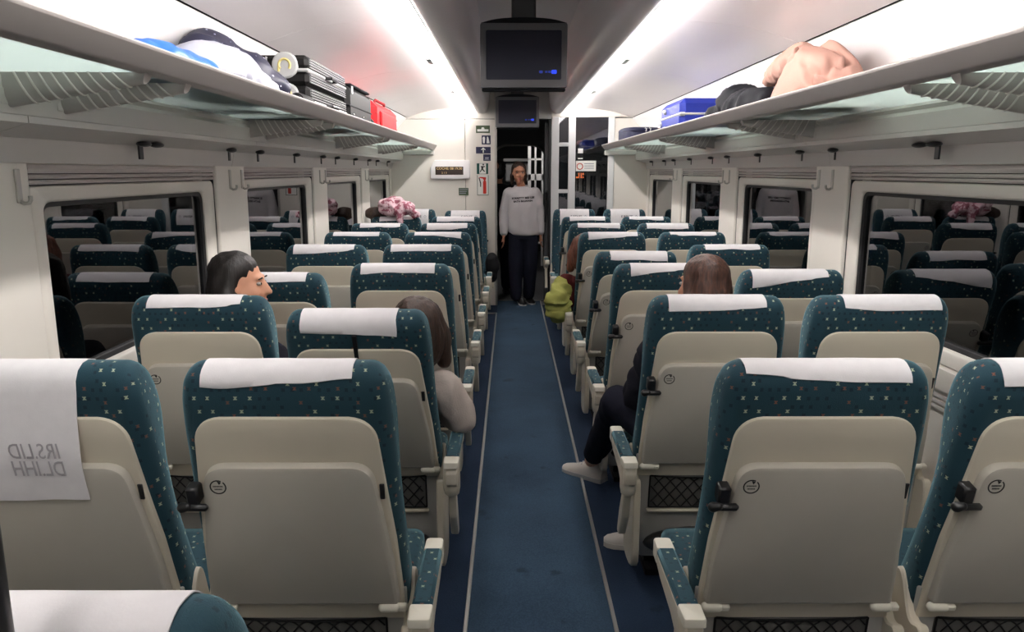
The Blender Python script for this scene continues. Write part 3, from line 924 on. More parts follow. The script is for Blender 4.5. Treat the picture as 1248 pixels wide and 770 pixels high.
SH['frame'] = pd.mesh('seat_frame')
SH['leg'] = MB().box(-.03, .03, .22, .56, 0, .025, .004).loft([[(-.022, .30, .02), (.022, .30, .02), (.022, .46, .02), (-.022, .46, .02)], [(-.018, .28, .23), (.018, .28, .23), (.018, .50, .23), (-.018, .50, .23)]]).mesh('seat_leg')
# antimacassars: path over the top of the headrest from the front down the rear
j0 = min(range(len(PR)), key=lambda j: (PR[j][0] - .12) ** 2 + (PR[j][1] - .52) ** 2)
j1 = min(range(len(PR)), key=lambda j: (PR[j][0]) ** 2 + (PR[j][1] - .62) ** 2)
PATH = [Vector(p) for p in inset(PR, -ISG * .0035)]
def cloth_mesh(hw, offx, dl, dr, seed, longx=0, tall=0):
    """dl/dr: how far the cloth hangs below the rear edge on the left / right"""
    top = PATH[j1:j0 + 1] if j0 > j1 else list(reversed(PATH[j0:j1 + 1]))
    # top runs rear (s=.64) -> crown -> front
    nx = 22; rows = []
    for i in range(nx + 1):
        u = i / nx; x = offx - hw + 2 * hw * u
        drop = dl + (dr - dl) * u + .006 * noise.noise(Vector((u * 3.1, seed * 2.7, 0))) + .010 * math.sin(math.pi * u) * noise.noise(Vector((seed * 3.3, 1.5, 0)))
        low = .722 - drop
        line = []
        poly = [Vector((-.0035, .20 + .02 * k)) for k in range(21)] + [q for q in top if q.y > .625 or q.x > .05]
        if longx:
            poly = [Vector((-.0035 - .040 * min(1, max(0, (.645 - q.y) / .14)) if q.y < .645 and q.x < .02 else q.x, q.y)) for q in poly]
        acc = [0]
        for k in range(1, len(poly)): acc.append(acc[-1] + (poly[k] - poly[k - 1]).length)
        k0 = next(k for k in range(len(poly)) if poly[k].y >= low)
        a0 = acc[k0] - (poly[k0].y - low)
        for k in range(23):
            aa = a0 + (acc[-1] - a0) * k / 22
            j = max(q for q in range(len(acc)) if acc[q] <= aa + 1e-9); j = min(j, len(acc) - 2)
            q = poly[j].lerp(poly[j + 1], (aa - acc[j]) / (acc[j + 1] - acc[j]))
            wob = .0016 * noise.noise(Vector((u * 6, k * .35, seed + 9)))
            lift = .003 * max(0, noise.noise(Vector((u * 4, 3.3, seed)))) * max(0, 1 - k / 5)
            line.append((x + wob * 2, q.x - lift, q.y + wob * .6))
        rows.append(line)
    m_ = len(rows[0]); mb = MB(); vs = [p for r_ in rows for p in r_]; n_ = len(vs)
    # thin two-sided sheet
    back = []
    for r_ in rows:
        for p in r_:
            c = Vector((.06, .60)); d = (Vector((p[1], p[2])) - c).normalized() * .0018
            back.append((p[0], p[1] - d.x, p[2] - d.y))
    fs = []
    for i in range(nx):
        for k in range(m_ - 1):
            a = i * m_ + k; fs.append((a, a + 1, a + m_ + 1, a + m_)); fs.append((n_ + a, n_ + a + m_, n_ + a + m_ + 1, n_ + a + 1))
    for i in range(nx):
        for k in (0, m_ - 1):
            a = i * m_ + k; fs.append((a, a + m_, n_ + a + m_, n_ + a))
    for k in range(m_ - 1):
        for i in (0, nx):
            a = i * m_ + k; fs.append((a, a + 1, n_ + a + 1, n_ + a))
    mb.add(vs + back, fs)
    return mb.mesh('head_cloth')

MATOF = {'backrest': 'fabric', 'shell': 'cream', 'tray': 'tray', 'latch': 'black', 'slot': 'black', 'hinge': 'arm_cap', 'ring': 'ink_dark', 'lines': 'ink', 'cushion': 'fabric',
         'lower': 'lower_shell', 'pocket': 'dark_void', 'netting': 'net', 'pocket_lip': 'cream', 'footrest': 'black', 'foot_bracket': 'alu', 'wing': 'cream', 'arm_body': 'cream',
         'arm_barrel': 'cream', 'arm_post': 'cream', 'arm_pad': 'fabric', 'cap_rear': 'arm_cap', 'cap_front': 'arm_cap', 'frame': 'black_soft', 'leg': 'black_soft'}
for k_, me in SH.items():
    me.materials.append(MATS[MATOF[k_]])
    for p in me.polygons: p.use_smooth = True
    me.set_sharp_from_angle(angle=R(40))
def part(key, name, parent, loc=None, rot=None):
    o = bpy.data.objects.new(name, SH[key]); col.objects.link(o); o.parent = parent
    if loc: o.location = loc
    if rot: o.rotation_euler = rot
    return o
LOGO = {}
def logo_text(txt, size, name, ma):
    if txt not in LOGO:
        me = text_mesh(txt, size, .0004); me.materials.append(MATS[ma]); LOGO[txt] = me
    return LOGO[txt]
GRP = 'teal train seats in rows'
def seat(x, y, aisle, label, recline=0, cloth=(.170, 0, .045, .04), seed=0, face=False, near=True, longcloth=None, strap=False):
    t = thing('train_seat', label, 'seat', (x, y, 0), math.pi if face else 0, GRP)
    ang = TILT + R(recline)
    B = lambda key, name, par=t: part(key, name, par, PIV, (ang, 0, 0))
    b = B('backrest', 'backrest')
    B('shell', 'back_shell')
    tr = B('tray', 'tray_table')
    for sx in (-1, 1):
        part('hinge', 'hinge', tr, (sx * .215, 0, .042), (0, 0, 0))
    part('ring', 'printed_ring', tr, (-.165, -.0346, .430)); part('lines', 'printed_lines', tr, (-.165, -.0346, .430))
    la = part('latch', 'tray_latch', t, PIV, (ang, 0, 0)); 
    la.location = Vector(PIV) + Matrix.Rotation(ang, 3, 'X') @ Vector((-.222, 0, -.015))
    sl = part('slot', 'black_slot', t, Vector(PIV) + Matrix.Rotation(ang, 3, 'X') @ Vector((.214, 0, .40)), (ang, 0, 0))
    hw, ox, dl, dr = cloth
    c = link('head_cloth', cloth_mesh(hw, ox, dl, dr, seed, longx=1 if longcloth else 0), 'cloth', t, PIV, (ang, 0, 0), 60)
    if longcloth:
        for i, (txt, zz) in enumerate(longcloth):
            me = text_mesh(txt, .046, 0); me.materials.append(MATS['ink_faint'])
            link('printed_lettering', me, None, c, (.012, -.0455, zz), (R(90), 0, 0), 0).scale = (-.85, 1.25, 1)
    if face:
        me = logo_text('E RENFE', .036, 'logo', 'ink')
        o = link('printed_lettering', me, None, c, (-.02, .139, .612), (R(90), 0, math.pi), 0)
        dm = MB().tube([(.105, .139, .612 + .016), (.105 - .014, .139, .612), (.105, .139, .612 - .016), (.105 + .014, .139, .612), (.105, .139, .628)], .0025, 4)
        obj('printed_emblem', dm, 'ink_pale', c).location = (-.23, 0, 0)
    if strap:
        s_ = MB().loft([[(.0 - .006, p[0], p[1]), (.006, p[0], p[1])] for p in inset(PR, -ISG * .002)[2:16]], caps=False, closed=False)
        obj('dark_strap', MB().box(-.007, .007, -.0125, -.001, .56, .66, .001), 'black_soft', t, Vector(PIV), (ang, 0, 0))
    part('cushion', 'seat_cushion', t)
    part('lower', 'lower_shell', t)
    pk_ = part('pocket', 'net_pocket', t); part('netting', 'net', pk_)
    part('pocket_lip', 'pocket_lip', t)
    fr = part('footrest', 'footrest', t); part('foot_bracket', 'footrest_bracket', fr)
    for sx in (-1, 1): part('wing', 'side_wing', t, (sx * .256, 0, 0))
    part('frame', 'seat_frame', t)
    for sx in (-1, 1): part('leg', 'seat_leg', t, (sx * .16, 0, 0))
    if abs(x) > 1: return t
    ax = aisle * .312
    if face: ax = -ax
    a = part('arm_body', 'armrest', t, (ax, 0, 0))
    part('arm_barrel', 'armrest_post', a); part('arm_post', 'armrest_leg', a)
    part('arm_pad', 'arm_pad', a); part('cap_rear', 'arm_cap', a); part('cap_front', 'arm_cap', a)
    return t
XA, XW = .625, 1.20
ROW = [1.66 + .94 * i for i in range(7)]
ordn = ['front', 'second', 'third', 'fourth', 'fifth', 'sixth', 'seventh']
rec = {('L', 'A', 1): 11, ('L', 'W', 2): 11, ('R', 'A', 3): 11, ('R', 'W', 2): 8}
extra = {('L', 'A', 0): ', cloth lower at left', ('L', 'W', 0): ', long printed cloth behind', ('L', 'A', 1): ', reclined, dark-haired passenger leaning out',
         ('L', 'W', 1): ', woman in profile behind it', ('R', 'A', 1): ', brown-haired passenger in it', ('R', 'A', 4): ', lime coat over its armrest', ('R', 'A', 3): ', reclined',
         ('L', 'W', 2): ', reclined', ('R', 'W', 2): ', reclined', ('L', 'W', 6): ', pink scarf on top'}
for side, sg in (('L', -1), ('R', 1)):
    for pos, X in (('A', XA), ('W', XW)):
        for i, y in enumerate(ROW):
            random.seed(i * 17 + (3 if pos == 'A' else 11) + (100 if sg > 0 else 0))
            cl = (random.uniform(.160, .180), random.uniform(-.012, .012), random.uniform(.022, .050), random.uniform(.022, .042))
            lc = None
            key = (side, pos, i)
            if key == ('L', 'A', 0): cl = (.172, -.012, .048, .030)
            if key == ('R', 'A', 0): cl = (.188, -.006, .022, .040)
            if key == ('L', 'W', 0): cl = (.170, -.060, .325, .320); lc = [('IRS.LID', .535), ('DL.IHH', .488)]
            if key == ('L', 'A', 1): cl = (.160, -.02, .058, .070)
            if key == ('R', 'W', 4): cl = (.165, .0, .018, .020)
            if key == ('R', 'W', 1): cl = (.168, .03, .040, .045)
            if key == ('R', 'W', 2): cl = (.175, -.02, .070, .022)
            lab = 'teal %s seat on the %s, %s row from the viewer%s' % ('aisle' if pos == 'A' else 'window', 'left' if sg < 0 else 'right', ordn[i], extra.get(key, ''))
            seat(sg * X, y, -sg, lab, rec.get(key, 0), cl, i + (0 if pos == 'A' else 20) + (50 if sg > 0 else 0), longcloth=lc, strap=(key == ('L', 'A', 1)))
        lab = 'teal %s seat on the %s facing the viewer by the end wall, printed head cloth' % ('aisle' if pos == 'A' else 'window', 'left' if sg < 0 else 'right')
        seat(sg * X, 8.88, -sg, lab, 9 if key[0] == 'L' and pos == 'A' else 0, (.165, 0, .03, .03), 90 + X, face=True)
seat(-XA - .01, .70, 1, 'teal seat top with white cloth cut off at the bottom left corner', 4, (.17, 0.02, .05, .05), 77)

# dark pole at the lower left edge
pl_ = thing('grab_pole', 'black upright pole at the lower left edge of the picture', 'pole', (-.556, .60, 0))
obj('pole_shaft', MB().tube([(0, 0, .02), (0, 0, 2.28)], .017, 14), 'black', pl_)
obj('pole_flange', MB().tube([(0, 0, 0), (0, 0, .012), (0, 0, .022)], [.045, .045, .02], 16), 'black', pl_)

# ------------------------------------------------------------------ monitors, display, signs
def monitor(label, x, y, z0, z1, wd):
    t = thing('ceiling_monitor', label, 'monitor', (x, y, (z0 + z1) / 2))
    h = (z1 - z0) / 2; w2 = wd / 2
    f = MB()
    outer = fillet([(-w2, -h), (w2, -h), (w2, h), (-w2, h)], .012, 3)
    inn = [(a * .87, b * .77 + .004) for a, b in outer]
    f.loft([[(a, .05, b) for a, b in outer], [(a, .004, b) for a, b in outer], [(a * .99, 0, b * .99) for a, b in outer], [(a, 0, b) for a, b in inn], [(a, .008, b) for a, b in inn]], caps=False)
    obj('bezel', f, 'monitor', t)
    obj('casing', MB().prism(fillet([(-w2 * .95, -h * .95), (w2 * .95, -h * .95), (w2 * .95, h * .95), (-w2 * .95, h * .95)], .03, 4), lambda a, b, d: (a, d, b), .045, .16, .03), 'monitor', t)
    sc = obj('screen', MB().box(-w2 * .88, w2 * .88, .007, .012, -h * .78, h * .80), 'screen', t, smooth=0)
    for k, (dx, sz, mm) in enumerate(((-.075, .010, 'screen_dim'), (-.045, .007, 'screen_dim'), (-.025, .008, 'screen_dim'), (0, .015, 'screen_blue'))):
        cx = w2 * .70 + dx
        obj('screen_icon', MB().prism(fillet([(cx - sz, -h * .50 - sz * .7), (cx + sz, -h * .50 - sz * .7), (cx + sz, -h * .50 + sz * .7), (cx - sz, -h * .50 + sz * .7)], sz * .4, 3), lambda a, b, d: (a, d, b), .007, .0055), mm, sc, smooth=0)
    obj('hood', MB().prism(catmull([(-w2 * .98, 0), (-w2 * .6, .022), (0, .030), (w2 * .6, .022), (w2 * .98, 0)], 4) , lambda a, b, d: (a, d, b + h), -.004, .14), 'gap', t)
    obj('ceiling_mount', MB().box(-.07, .07, .06, .13, h * .9, 2.572 - (z0 + z1) / 2, .008), 'monitor', t)
    obj('base_lip', MB().box(-w2 * .97, w2 * .97, .006, .06, -h - .018, -h - .003, .004), 'black_soft', t)
    return t
monitor('large dark screen hanging in the ceiling channel, nearest', -.028, 4.55, 2.068, 2.421, .496)
monitor('dark screen mounted above the doorway at the far end', -.025, 8.90, 2.084, 2.417, .492)

d = thing('information_display', 'white box display with amber dot-matrix text on the end wall', 'display', (-.806, YE - .05, 1.613))
hb = fillet([(-.229, -.108), (.229, -.108), (.229, .108), (-.18, .108), (-.229, .03)], .02, 4)
obj('housing', MB().prism(hb, lambda a, b, q: (a, q, b), .05, 0, .012), 'upper_wall', d)
ds = obj('display_window', MB().box(-.173, .153, -.003, .004, -.060, .034, .002), 'display_black', d)
for i, (tx, zz, xx, sz) in enumerate((('COCHE: 08 19:30', .012, -.01, .040), ('2 1 3', -.038, -.07, .030))):
    me = text_mesh(tx, sz, 0, 1.0); me.materials.append(MATS['amber']); link('display_text', me, None, ds, (xx, -.0045, zz), (R(90), 0, 0), 0)

def sign(name, label, x0, x1, z0, z1, ma, y=YE):
    t = thing(name, label, 'sign', ((x0 + x1) / 2, y, (z0 + z1) / 2))
    obj('plate', MB().box(-(x1 - x0) / 2, (x1 - x0) / 2, -.005, 0, -(z1 - z0) / 2, (z1 - z0) / 2, .0015), ma, t)
    return t
def flat(t, name, outline, ma):
    return obj(name, MB().prism(outline, lambda a, b, d: (a, d, b), -.0048, -.0068), ma, t, smooth=0)
s1 = sign('seat_sign', 'green pictogram sign, topmost beside the doorway', -.504, -.343, 2.03, 2.114, 'sign_green')
flat(s1, 'pictogram', [(-.065, -.025), (.065, -.025), (.065, .0), (.02, .0), (.012, .022), (-.012, .022), (-.02, 0), (-.065, 0)], 'sign_white')
s2 = sign('toilet_sign', 'small blue sign with white standing figures', -.438, -.334, 1.90, 2.003, 'sign_blue')
flat(s2, 'figure', [(-.035, -.038), (-.018, -.038), (-.012, .02), (-.020, .036), (-.034, .036), (-.042, .02)], 'sign_white')
flat(s2, 'figure', [(.005, -.038), (.040, -.038), (.028, .02), (.022, .036), (.012, .036), (.008, .02)], 'sign_white')
s3 = sign('arrow_sign', 'wide dark blue sign with white up arrow', -.506, -.335, 1.797, 1.872, 'sign_blue')
flat(s3, 'arrow', [(-.006, -.03), (.006, -.03), (.006, .012), (.022, .0), (.026, .008), (0, .032), (-.026, .008), (-.022, 0), (-.006, .012)], 'sign_white')
s4 = sign('cafe_sign', 'small dark blue sign under the arrow sign', -.421, -.335, 1.713, 1.788, 'sign_blue')
flat(s4, 'cup', [(-.022, -.018), (.018, -.018), (.024, .006), (-.022, .006)], 'ink_pale')
flat(s4, 'saucer', [(-.03, -.026), (.028, -.026), (.028, -.021), (-.03, -.021)], 'ink_pale')
s5 = sign('exit_sign', 'emergency exit sign with running figure on white, dark green sides', -.498, -.365, 1.562, 1.685, 'sign_teal')
flat(s5, 'white_field', [(-.036, -.058), (.042, -.058), (.042, .058), (-.036, .058)], 'sign_white')
obj('running_figure', MB().ell((.010, -.008, .046), (.010, .002, .010), nu=8, nv=6).box(-.02, .03, -.0085, -.0068, .018, .030).prism([(-.012, .03), (.014, .03), (.008, -.005), (.03, -.03), (.022, -.038), (-.006, -.012), (-.022, -.042), (-.032, -.036), (-.014, -.004)], lambda a, b, d: (a, d, b), -.0068, -.0085), 'black', s5, smooth=0)
s6 = sign('extinguisher_sign', 'white sign with red fire extinguisher picture', -.499, -.357, 1.315, 1.553, 'sign_white')
flat(s6, 'sign_border', [(-.067, -.114), (-.061, -.114), (-.061, .114), (-.067, .114)], 'sign_green'); flat(s6, 'sign_border', [(.061, -.114), (.067, -.114), (.067, .114), (.061, .114)], 'sign_green')
flat(s6, 'sign_border', [(-.067, -.118), (.067, -.118), (.067, -.112), (-.067, -.112)], 'sign_green')
flat(s6, 'cylinder_picture', fillet([(.002, -.10), (.040, -.10), (.040, .035), (.030, .06), (.012, .06), (.002, .035)], .008, 3), 'sign_red')
flat(s6, 'valve_picture', [(.008, .06), (.034, .06), (.04, .09), (-.03, .095), (-.05, .085), (.0, .075)], 'sign_red')
flat(s6, 'hose_picture', [(-.05, .085), (-.036, .08), (-.020, .02), (-.022, -.02), (-.032, -.02), (-.032, .02)], 'ink_dark')
s7 = sign('notice_plate', 'small olive notice with lines of text under the display', -.713, -.598, 1.315, 1.401, 'sign_green')
for k in range(3):
    flat(s7, 'text_line', [(-.048, .022 - k * .022), (.048 - .01 * k, .022 - k * .022), (.048 - .01 * k, .030 - k * .022), (-.048, .030 - k * .022)], 'ink_pale')
s8 = sign('no_smoking_notice', 'white notice with red ring stuck on the glass partition', .662, .898, 1.595, 1.715, 'sign_white', YE + .019)
obj('red_ring', MB().tube([(-.070 + .034 * math.cos(a), -.006, -.005 + .034 * math.sin(a)) for a in [k * 2 * math.pi / 20 for k in range(21)]], .005, 5), 'sign_red', s8)
for k in range(3):
    flat(s8, 'text_line', [(-.02, .022 - k * .026), (.095, .022 - k * .026), (.095, .030 - k * .026), (-.02, .030 - k * .026)], 'ink_pale')
s9 = sign('round_sticker', 'small white sticker at the top on the glass partition', .685, .745, 1.80, 1.855, 'sign_white', YE + .019)
flat(s9, 'dot', fillet([(-.018, -.016), (.018, -.016), (.018, .016), (-.018, .016)], .014, 3), 'upper_wall')
s10 = sign('bar_sticker', 'small dark sticker with white bar on the glass partition', .680, .748, 1.730, 1.785, 'case_black', YE + .019)
flat(s10, 'bar', [(-.028, -.022), (.028, -.022), (.028, -.012), (-.028, -.012)], 'sign_white')
s11 = thing('orange_sticker', 'orange cut-out letters under the notice on the glass partition', 'sign', (.715, YE + .019, 1.545))
flat(s11, 'letter', [(-.05, -.030), (-.008, -.030), (-.008, .03), (-.022, .03), (-.022, -.012), (-.05, -.012)], 'sign_orange'); flat(s11, 'letter', [(.005, -.03), (.02, -.03), (.02, .03), (.005, .03)], 'sign_orange')
flat(s11, 'letter', [(.028, -.03), (.042, -.03), (.042, -.01), (.028, -.01)], 'sign_orange'); flat(s11, 'letter', [(.028, .005), (.042, .005), (.042, .03), (.028, .03)], 'sign_orange')

# ------------------------------------------------------------------ luggage on the racks
SZ = 1.853      # shelf top
def suitcase(name, label, cx, cy, z0, sx, sy, sz, ma, ribs='y', group=None):
    t = thing(name, label, 'suitcase', (cx, cy, z0), 0, group)
    obj('shell', MB().box(-sx / 2, sx / 2, -sy / 2, sy / 2, 0.012, sz, .022), ma, t)
    return t
def hardcase(label, z0, sz):
    t = thing('striped_suitcase', label, 'suitcase', (-1.215, 4.09, z0), 0, 'stacked black and white suitcases')
    sx, sy = .35, .82
    obj('case_half', MB().box(-sx / 2, sx / 2, -sy / 2, sy / 2, 0, sz * .46, .018), 'case_black', t)
    obj('case_half', MB().box(-sx / 2, sx / 2, -sy / 2, sy / 2, sz * .54, sz, .018), 'case_black', t)
    obj('rim_band', MB().box(-sx / 2 - .004, sx / 2 + .004, -sy / 2 - .004, sy / 2 + .004, sz * .44, sz * .56, .006), 'case_white', t)
    for k in range(4):
        z = sz * (.10 + .085 * k)
        obj('white_stripe', MB().box(sx / 2 - .002, sx / 2 + .006, -sy / 2 + .03, sy / 2 - .03, z, z + sz * .035, .002), 'case_white', t)
        z = sz * (.60 + .085 * k)
        obj('white_stripe', MB().box(sx / 2 - .002, sx / 2 + .006, -sy / 2 + .03, sy / 2 - .03, z, z + sz * .035, .002), 'case_white', t)
    for k in range(3):
        x = -.12 + k * .05
        obj('white_stripe', MB().box(x, x + .008, -sy / 2 - .004, -sy / 2 + .01, sz * .60, sz * .94, .002), 'case_white', t)
    rr = sz * .40
    disc = MB().tube([(.07, -sy / 2 + .01, sz * .66), (.07, -sy / 2 - .004, sz * .66), (.07, -sy / 2 - .010, sz * .66)], [.060, .060, .053], 24)
    bd = obj('badge', disc, 'case_white', t)
    hh = MB().tube([(.07 + .026 * math.cos(a), -sy / 2 - .012, sz * .66 + .026 * math.sin(a)) for a in [R(-40) + k * R(260) / 14 for k in range(15)]], .006, 6)
    hh.tube([(.07 - .026, -sy / 2 - .012, sz * .66), (.07 - .028, -sy / 2 - .012, sz * .66 - .03)], .006, 6)
    obj('badge_letter', hh, 'gold', bd)
    obj('carry_handle', MB().tube([(sx / 2, -.08, sz * .5), (sx / 2 + .028, -.07, sz * .5), (sx / 2 + .032, 0, sz * .5), (sx / 2 + .028, .07, sz * .5), (sx / 2, .08, sz * .5)], .009, 8), 'black', t)
    return t
hardcase('black suitcase with white stripes, lower of the stack on left rack', SZ, .135)
hardcase('black and white suitcase with round badge, on top of another', SZ + .137, .135)
# black trunk
t = thing('black_trolley_case', 'black upright case between striped suitcases and red case', 'suitcase', (-1.21, 4.95, SZ))
obj('shell', MB().box(-.17, .17, -.36, .36, .01, .24, .03), 'case_black', t)
obj('zip_line', MB().box(-.172, .173, -.362, .362, .118, .126, .002), 'black_soft', t)
obj('top_flap', MB().box(-.14, .172, -.30, .30, .238, .252, .006), 'black_soft', t)
for k in range(2):
    obj('metal_stud', MB().ell((.171, -.24 + .30 * k, .075), (.004, .008, .008), nu=8, nv=6), 'chrome', t)
obj('pull_tag', MB().box(.170, .176, -.31, -.27, .19, .235, .002), 'case_white', t)
# red case
t = thing('red_suitcase', 'red soft suitcase at the far end of the left rack', 'suitcase', (-1.21, 6.02, SZ))
obj('body', MB().box(-.165, .165, -.50, .50, .012, .235, .045), 'case_red', t)
obj('front_pocket', MB().box(.160, .182, -.36, .36, .04, .17, .012), 'case_red', t)
for z in (.075, .150):
    obj('seam', MB().tube([(-.10, -.503, z), (.10, -.503, z), (.160, -.46, z), (.168, .46, z)], .005, 5), 'case_red_dark', t)
obj('wheel_housing', MB().ell((.10, -.505, .06), (.055, .030, .055), nu=14, nv=8), 'case_black', t)
obj('carry_handle', MB().tube([(.10, -.22, .235), (.11, -.20, .258), (.11, .20, .258), (.10, .22, .235)], .010, 6), 'case_red_dark', t)
# soft bags
def soft(name, label, cat, prims, ma, voxel=.016, smooth=5, amp=.012, freq=9, seed=1, group=None):
    mb = MB()
    zmin = min(p[1][2] for p in prims)
    xs = prims[0][1]
    for kind, c, r_, *rest in prims:
        if kind == 'e': mb.ell((c[0] - xs[0], c[1] - xs[1], c[2] - SZ), r_, rest[0] if rest else None)
        else: mb.cap((c[0] - xs[0], c[1] - xs[1], c[2] - SZ), (r_[0] - xs[0], r_[1] - xs[1], r_[2] - SZ), rest[0], rest[1])
    me = remesh(mb, voxel, smooth, amp, freq, seed)
    for v in me.vertices:
        if v.co.z < .004: v.co.z = .004 + (v.co.z - .004) * .03
    o = link(name, me, ma, None, (xs[0], xs[1], SZ), None, 80)
    tag(o, label, cat, group)
    return o
wb = soft('plastic_bag', 'white plastic bag slumped over the left rack edge', 'bag', [('e', (-1.13, 2.80, 1.93), (.12, .28, .095)), ('e', (-1.10, 2.62, 1.92), (.10, .20, .08)), ('e', (-1.09, 3.00, 1.90), (.09, .16, .065))], 'plastic_bag', seed=2, amp=.016, freq=11)
bb = MB().ell((.03, -.42, .04), (.09, .16, .055)).ell((.045, -.25, .045), (.08, .15, .05)); 
me = remesh(bb, .014, 4, .012, 13, 5)
for v in me.vertices: v.co.z = max(v.co.z, .005)
o = link('blue_cloth', me, 'bag_blue', None, (-1.13, 2.66, SZ), None, 80); tag(o, 'bright blue bag beside the white plastic bag', 'bag')
hd = MB().tube([(.02, -.16, .085), (.05, -.12, .096), (.07, -.02, .092)], .006, 6)
obj('bag_trim', hd, 'case_navy', o)
nb = soft('navy_bag', 'navy bag with small white dots behind the white plastic bag', 'bag', [('e', (-1.30, 3.20, 2.00), (.10, .24, .14)), ('e', (-1.16, 3.36, 1.93), (.11, .15, .09)), ('e', (-1.22, 3.30, 1.98), (.12, .14, .10))], 'navy_dots', seed=3, amp=.018, freq=8)
t = thing('water_bottle', 'black rounded bottle end beside the navy bag', 'bottle', (-1.045, 3.555, SZ + .045))
obj('bottle_body', MB().tube([(0, .10, 0), (0, .09, 0), (0, -.06, 0), (0, -.085, 0)], [.02, .042, .042, .036], 18), 'case_black', t)
obj('bottle_cap', MB().tube([(0, -.085, 0), (0, -.105, 0), (0, -.11, 0)], [.032, .032, .026], 18), 'black_soft', t)
# right rack
t = thing('blue_suitcase', 'royal blue suitcase with white band on the right rack', 'suitcase', (1.215, 5.60, SZ))
obj('shell', MB().box(-.185, .185, -.34, .34, .02, .225, .035), 'case_blue', t)
obj('white_band', MB().box(-.190, .190, -.345, .345, .108, .134, .010), 'case_white', t)
for zz in (.045, .085, .165):
    obj('corner_knob', MB().ell((-.192, -.10 + .16 * ((zz * 100) % 3), zz), (.018, .022, .018), nu=10, nv=8), 'case_white', t)
obj('corner_knob', MB().ell((-.192, .30, .06), (.02, .025, .025), nu=10, nv=8), 'chrome', t)
obj('red_strap', MB().loft([[(.04, -.352, .135), (.06, -.352, .135), (.06, -.347, .135), (.04, -.347, .135)], [(-.06, -.356, .02), (-.04, -.356, .02), (-.04, -.350, .02), (-.06, -.350, .02)]]), 'strap_red', t)
t = thing('navy_vanity_case', 'rounded navy case at the far end of the right rack', 'bag', (1.20, 7.95, SZ))
ov = [(.19 * math.copysign(abs(math.cos(a)) ** .6, math.cos(a)), .34 * math.copysign(abs(math.sin(a)) ** .6, math.sin(a))) for a in [k * 2 * math.pi / 28 for k in range(28)]]
obj('case_body', MB().loft([[(a * k, b * k, z) for a, b in ov] for z, k in ((.004, .96), (.02, 1), (.115, 1), (.125, .985))]), 'case_navy', t)
obj('case_lid', MB().loft([[(a * k, b * k, z) for a, b in ov] for z, k in ((.127, 1.01), (.150, 1.0), (.165, .9), (.172, .6))]), 'case_navy', t)
for dx in (-.02, .02):
    obj('white_clasp', MB().tube([(dx + .02, -.345, .155), (dx + .035, -.350, .15), (dx + .03, -.352, .12)], .006, 6), 'case_white', t)
o = obj('paper_sheet', MB().prism([(-.06, 0), (.10, 0), (.10, .13)], lambda a, b, d: (a, d, b), -.004, .004), 'paper', None, (1.06, 8.72, SZ + .008)); tag(o, 'triangular white paper standing at the far end of right rack', 'paper')
jk = soft('dark_jacket', 'dark padded jacket bundled on the right rack', 'jacket', [('e', (1.14, 4.06, 1.91), (.13, .26, .10)), ('e', (1.15, 4.28, 1.95), (.13, .18, .10)), ('e', (1.09, 3.82, 1.91), (.09, .22, .085)), ('e', (1.10, 4.40, 1.90), (.10, .20, .07))], 'jacket_dark', seed=6, amp=.016, freq=10)
def coat_sheet():
    rings = []; nt2, np2 = 110, 30
    for i in range(np2 + 1):
        ph = math.pi / 2 * min(i / np2, .985)
        ring = []
        for k in range(nt2):
            th = 2 * math.pi * k / nt2
            c, s_ = math.cos(th), math.sin(th)
            y = .30 * s_ * math.cos(ph) ** .75
            hgt = .215 + .05 * math.exp(-((y - .05) / .12) ** 2)
            q = Vector((c * math.cos(ph) * .9, y * 2.6, math.sin(ph) * .7))
            wq = q + Vector((noise.noise(q * 1.7), noise.noise(q * 1.7 + Vector((5, 0, 0))), noise.noise(q * 1.7 + Vector((0, 9, 0))))) * .45
            f1 = .55 - 1.5 * math.exp(-(noise.noise(wq * 1.9) / .11) ** 2) + 1.1 * noise.noise(wq * 1.3 + Vector((8, 2, 4))); f2 = 1 - 2 * abs(noise.noise(wq * 5.5 + Vector((3, 1, 7))))
            d = 1 + .20 * f1 + .015 * f2
            ring.append((.150 * c * math.cos(ph) ** .7 * d, y * (1 + .05 * f1), hgt * math.sin(ph) * (1 + .13 * f1) + .004))
        rings.append(ring)
    return MB().loft(rings).mesh('pink_coat')
ct = link('pink_coat', coat_sheet(), 'coat_pink', None, (1.19, 3.36, SZ), None, 80)
slv = MB().tube([(.0, .06, .22), (.01, .22, .255), (.03, .42, .245), (.05, .60, .235), (.06, .78, .215)], [.035, .050, .056, .052, .034], 14)
link('sleeve', remesh(slv, .010, 2, .012, 14, 3), 'coat_pink', ct, None, None, 80)
tag(ct, 'pale pink coat heaped beside the dark jacket, right rack', 'coat')
# pink scarf over the window seat near the far end on the left
sc = MB().ell((0, 0, .05), (.15, .10, .05)).ell((-.06, -.02, .10), (.09, .09, .05)).ell((.08, .0, .07), (.10, .09, .05)).cap((.14, -.02, .05), (.20, -.02, -.0), .035, .03).cap((.03, -.06, .06), (.06, -.08, -.05), .03, .025).ell((0, .01, .13), (.08, .06, .035))
me = remesh(sc, .011, 2, .018, 16, 4)
o = link('scarf', me, 'scarf', None, (-XW, 7.335, 1.185), None, 80); tag(o, 'pink and white scarf heaped on top of a far left seat', 'scarf')
bgm = MB().ell((0, 0, 0), (.10, .05, .06))
o2 = link('dark_hood', remesh(bgm, .012, 2, .008, 14, 9), 'hair_dark', None, (-XW - .205, 7.40, 1.195), None, 80); tag(o2, 'dark brown knitted hat beside the pink scarf', 'hat')
bp = soft('black_backpack', 'black bag hanging over the aisle armrest at the far left', 'bag', [('e', (-.30, 8.05, 1.85 + .62), (.07, .10, .13)), ('e', (-.30, 8.05, 1.85 + .52), (.06, .09, .08))], 'black_soft', seed=5, amp=.01)
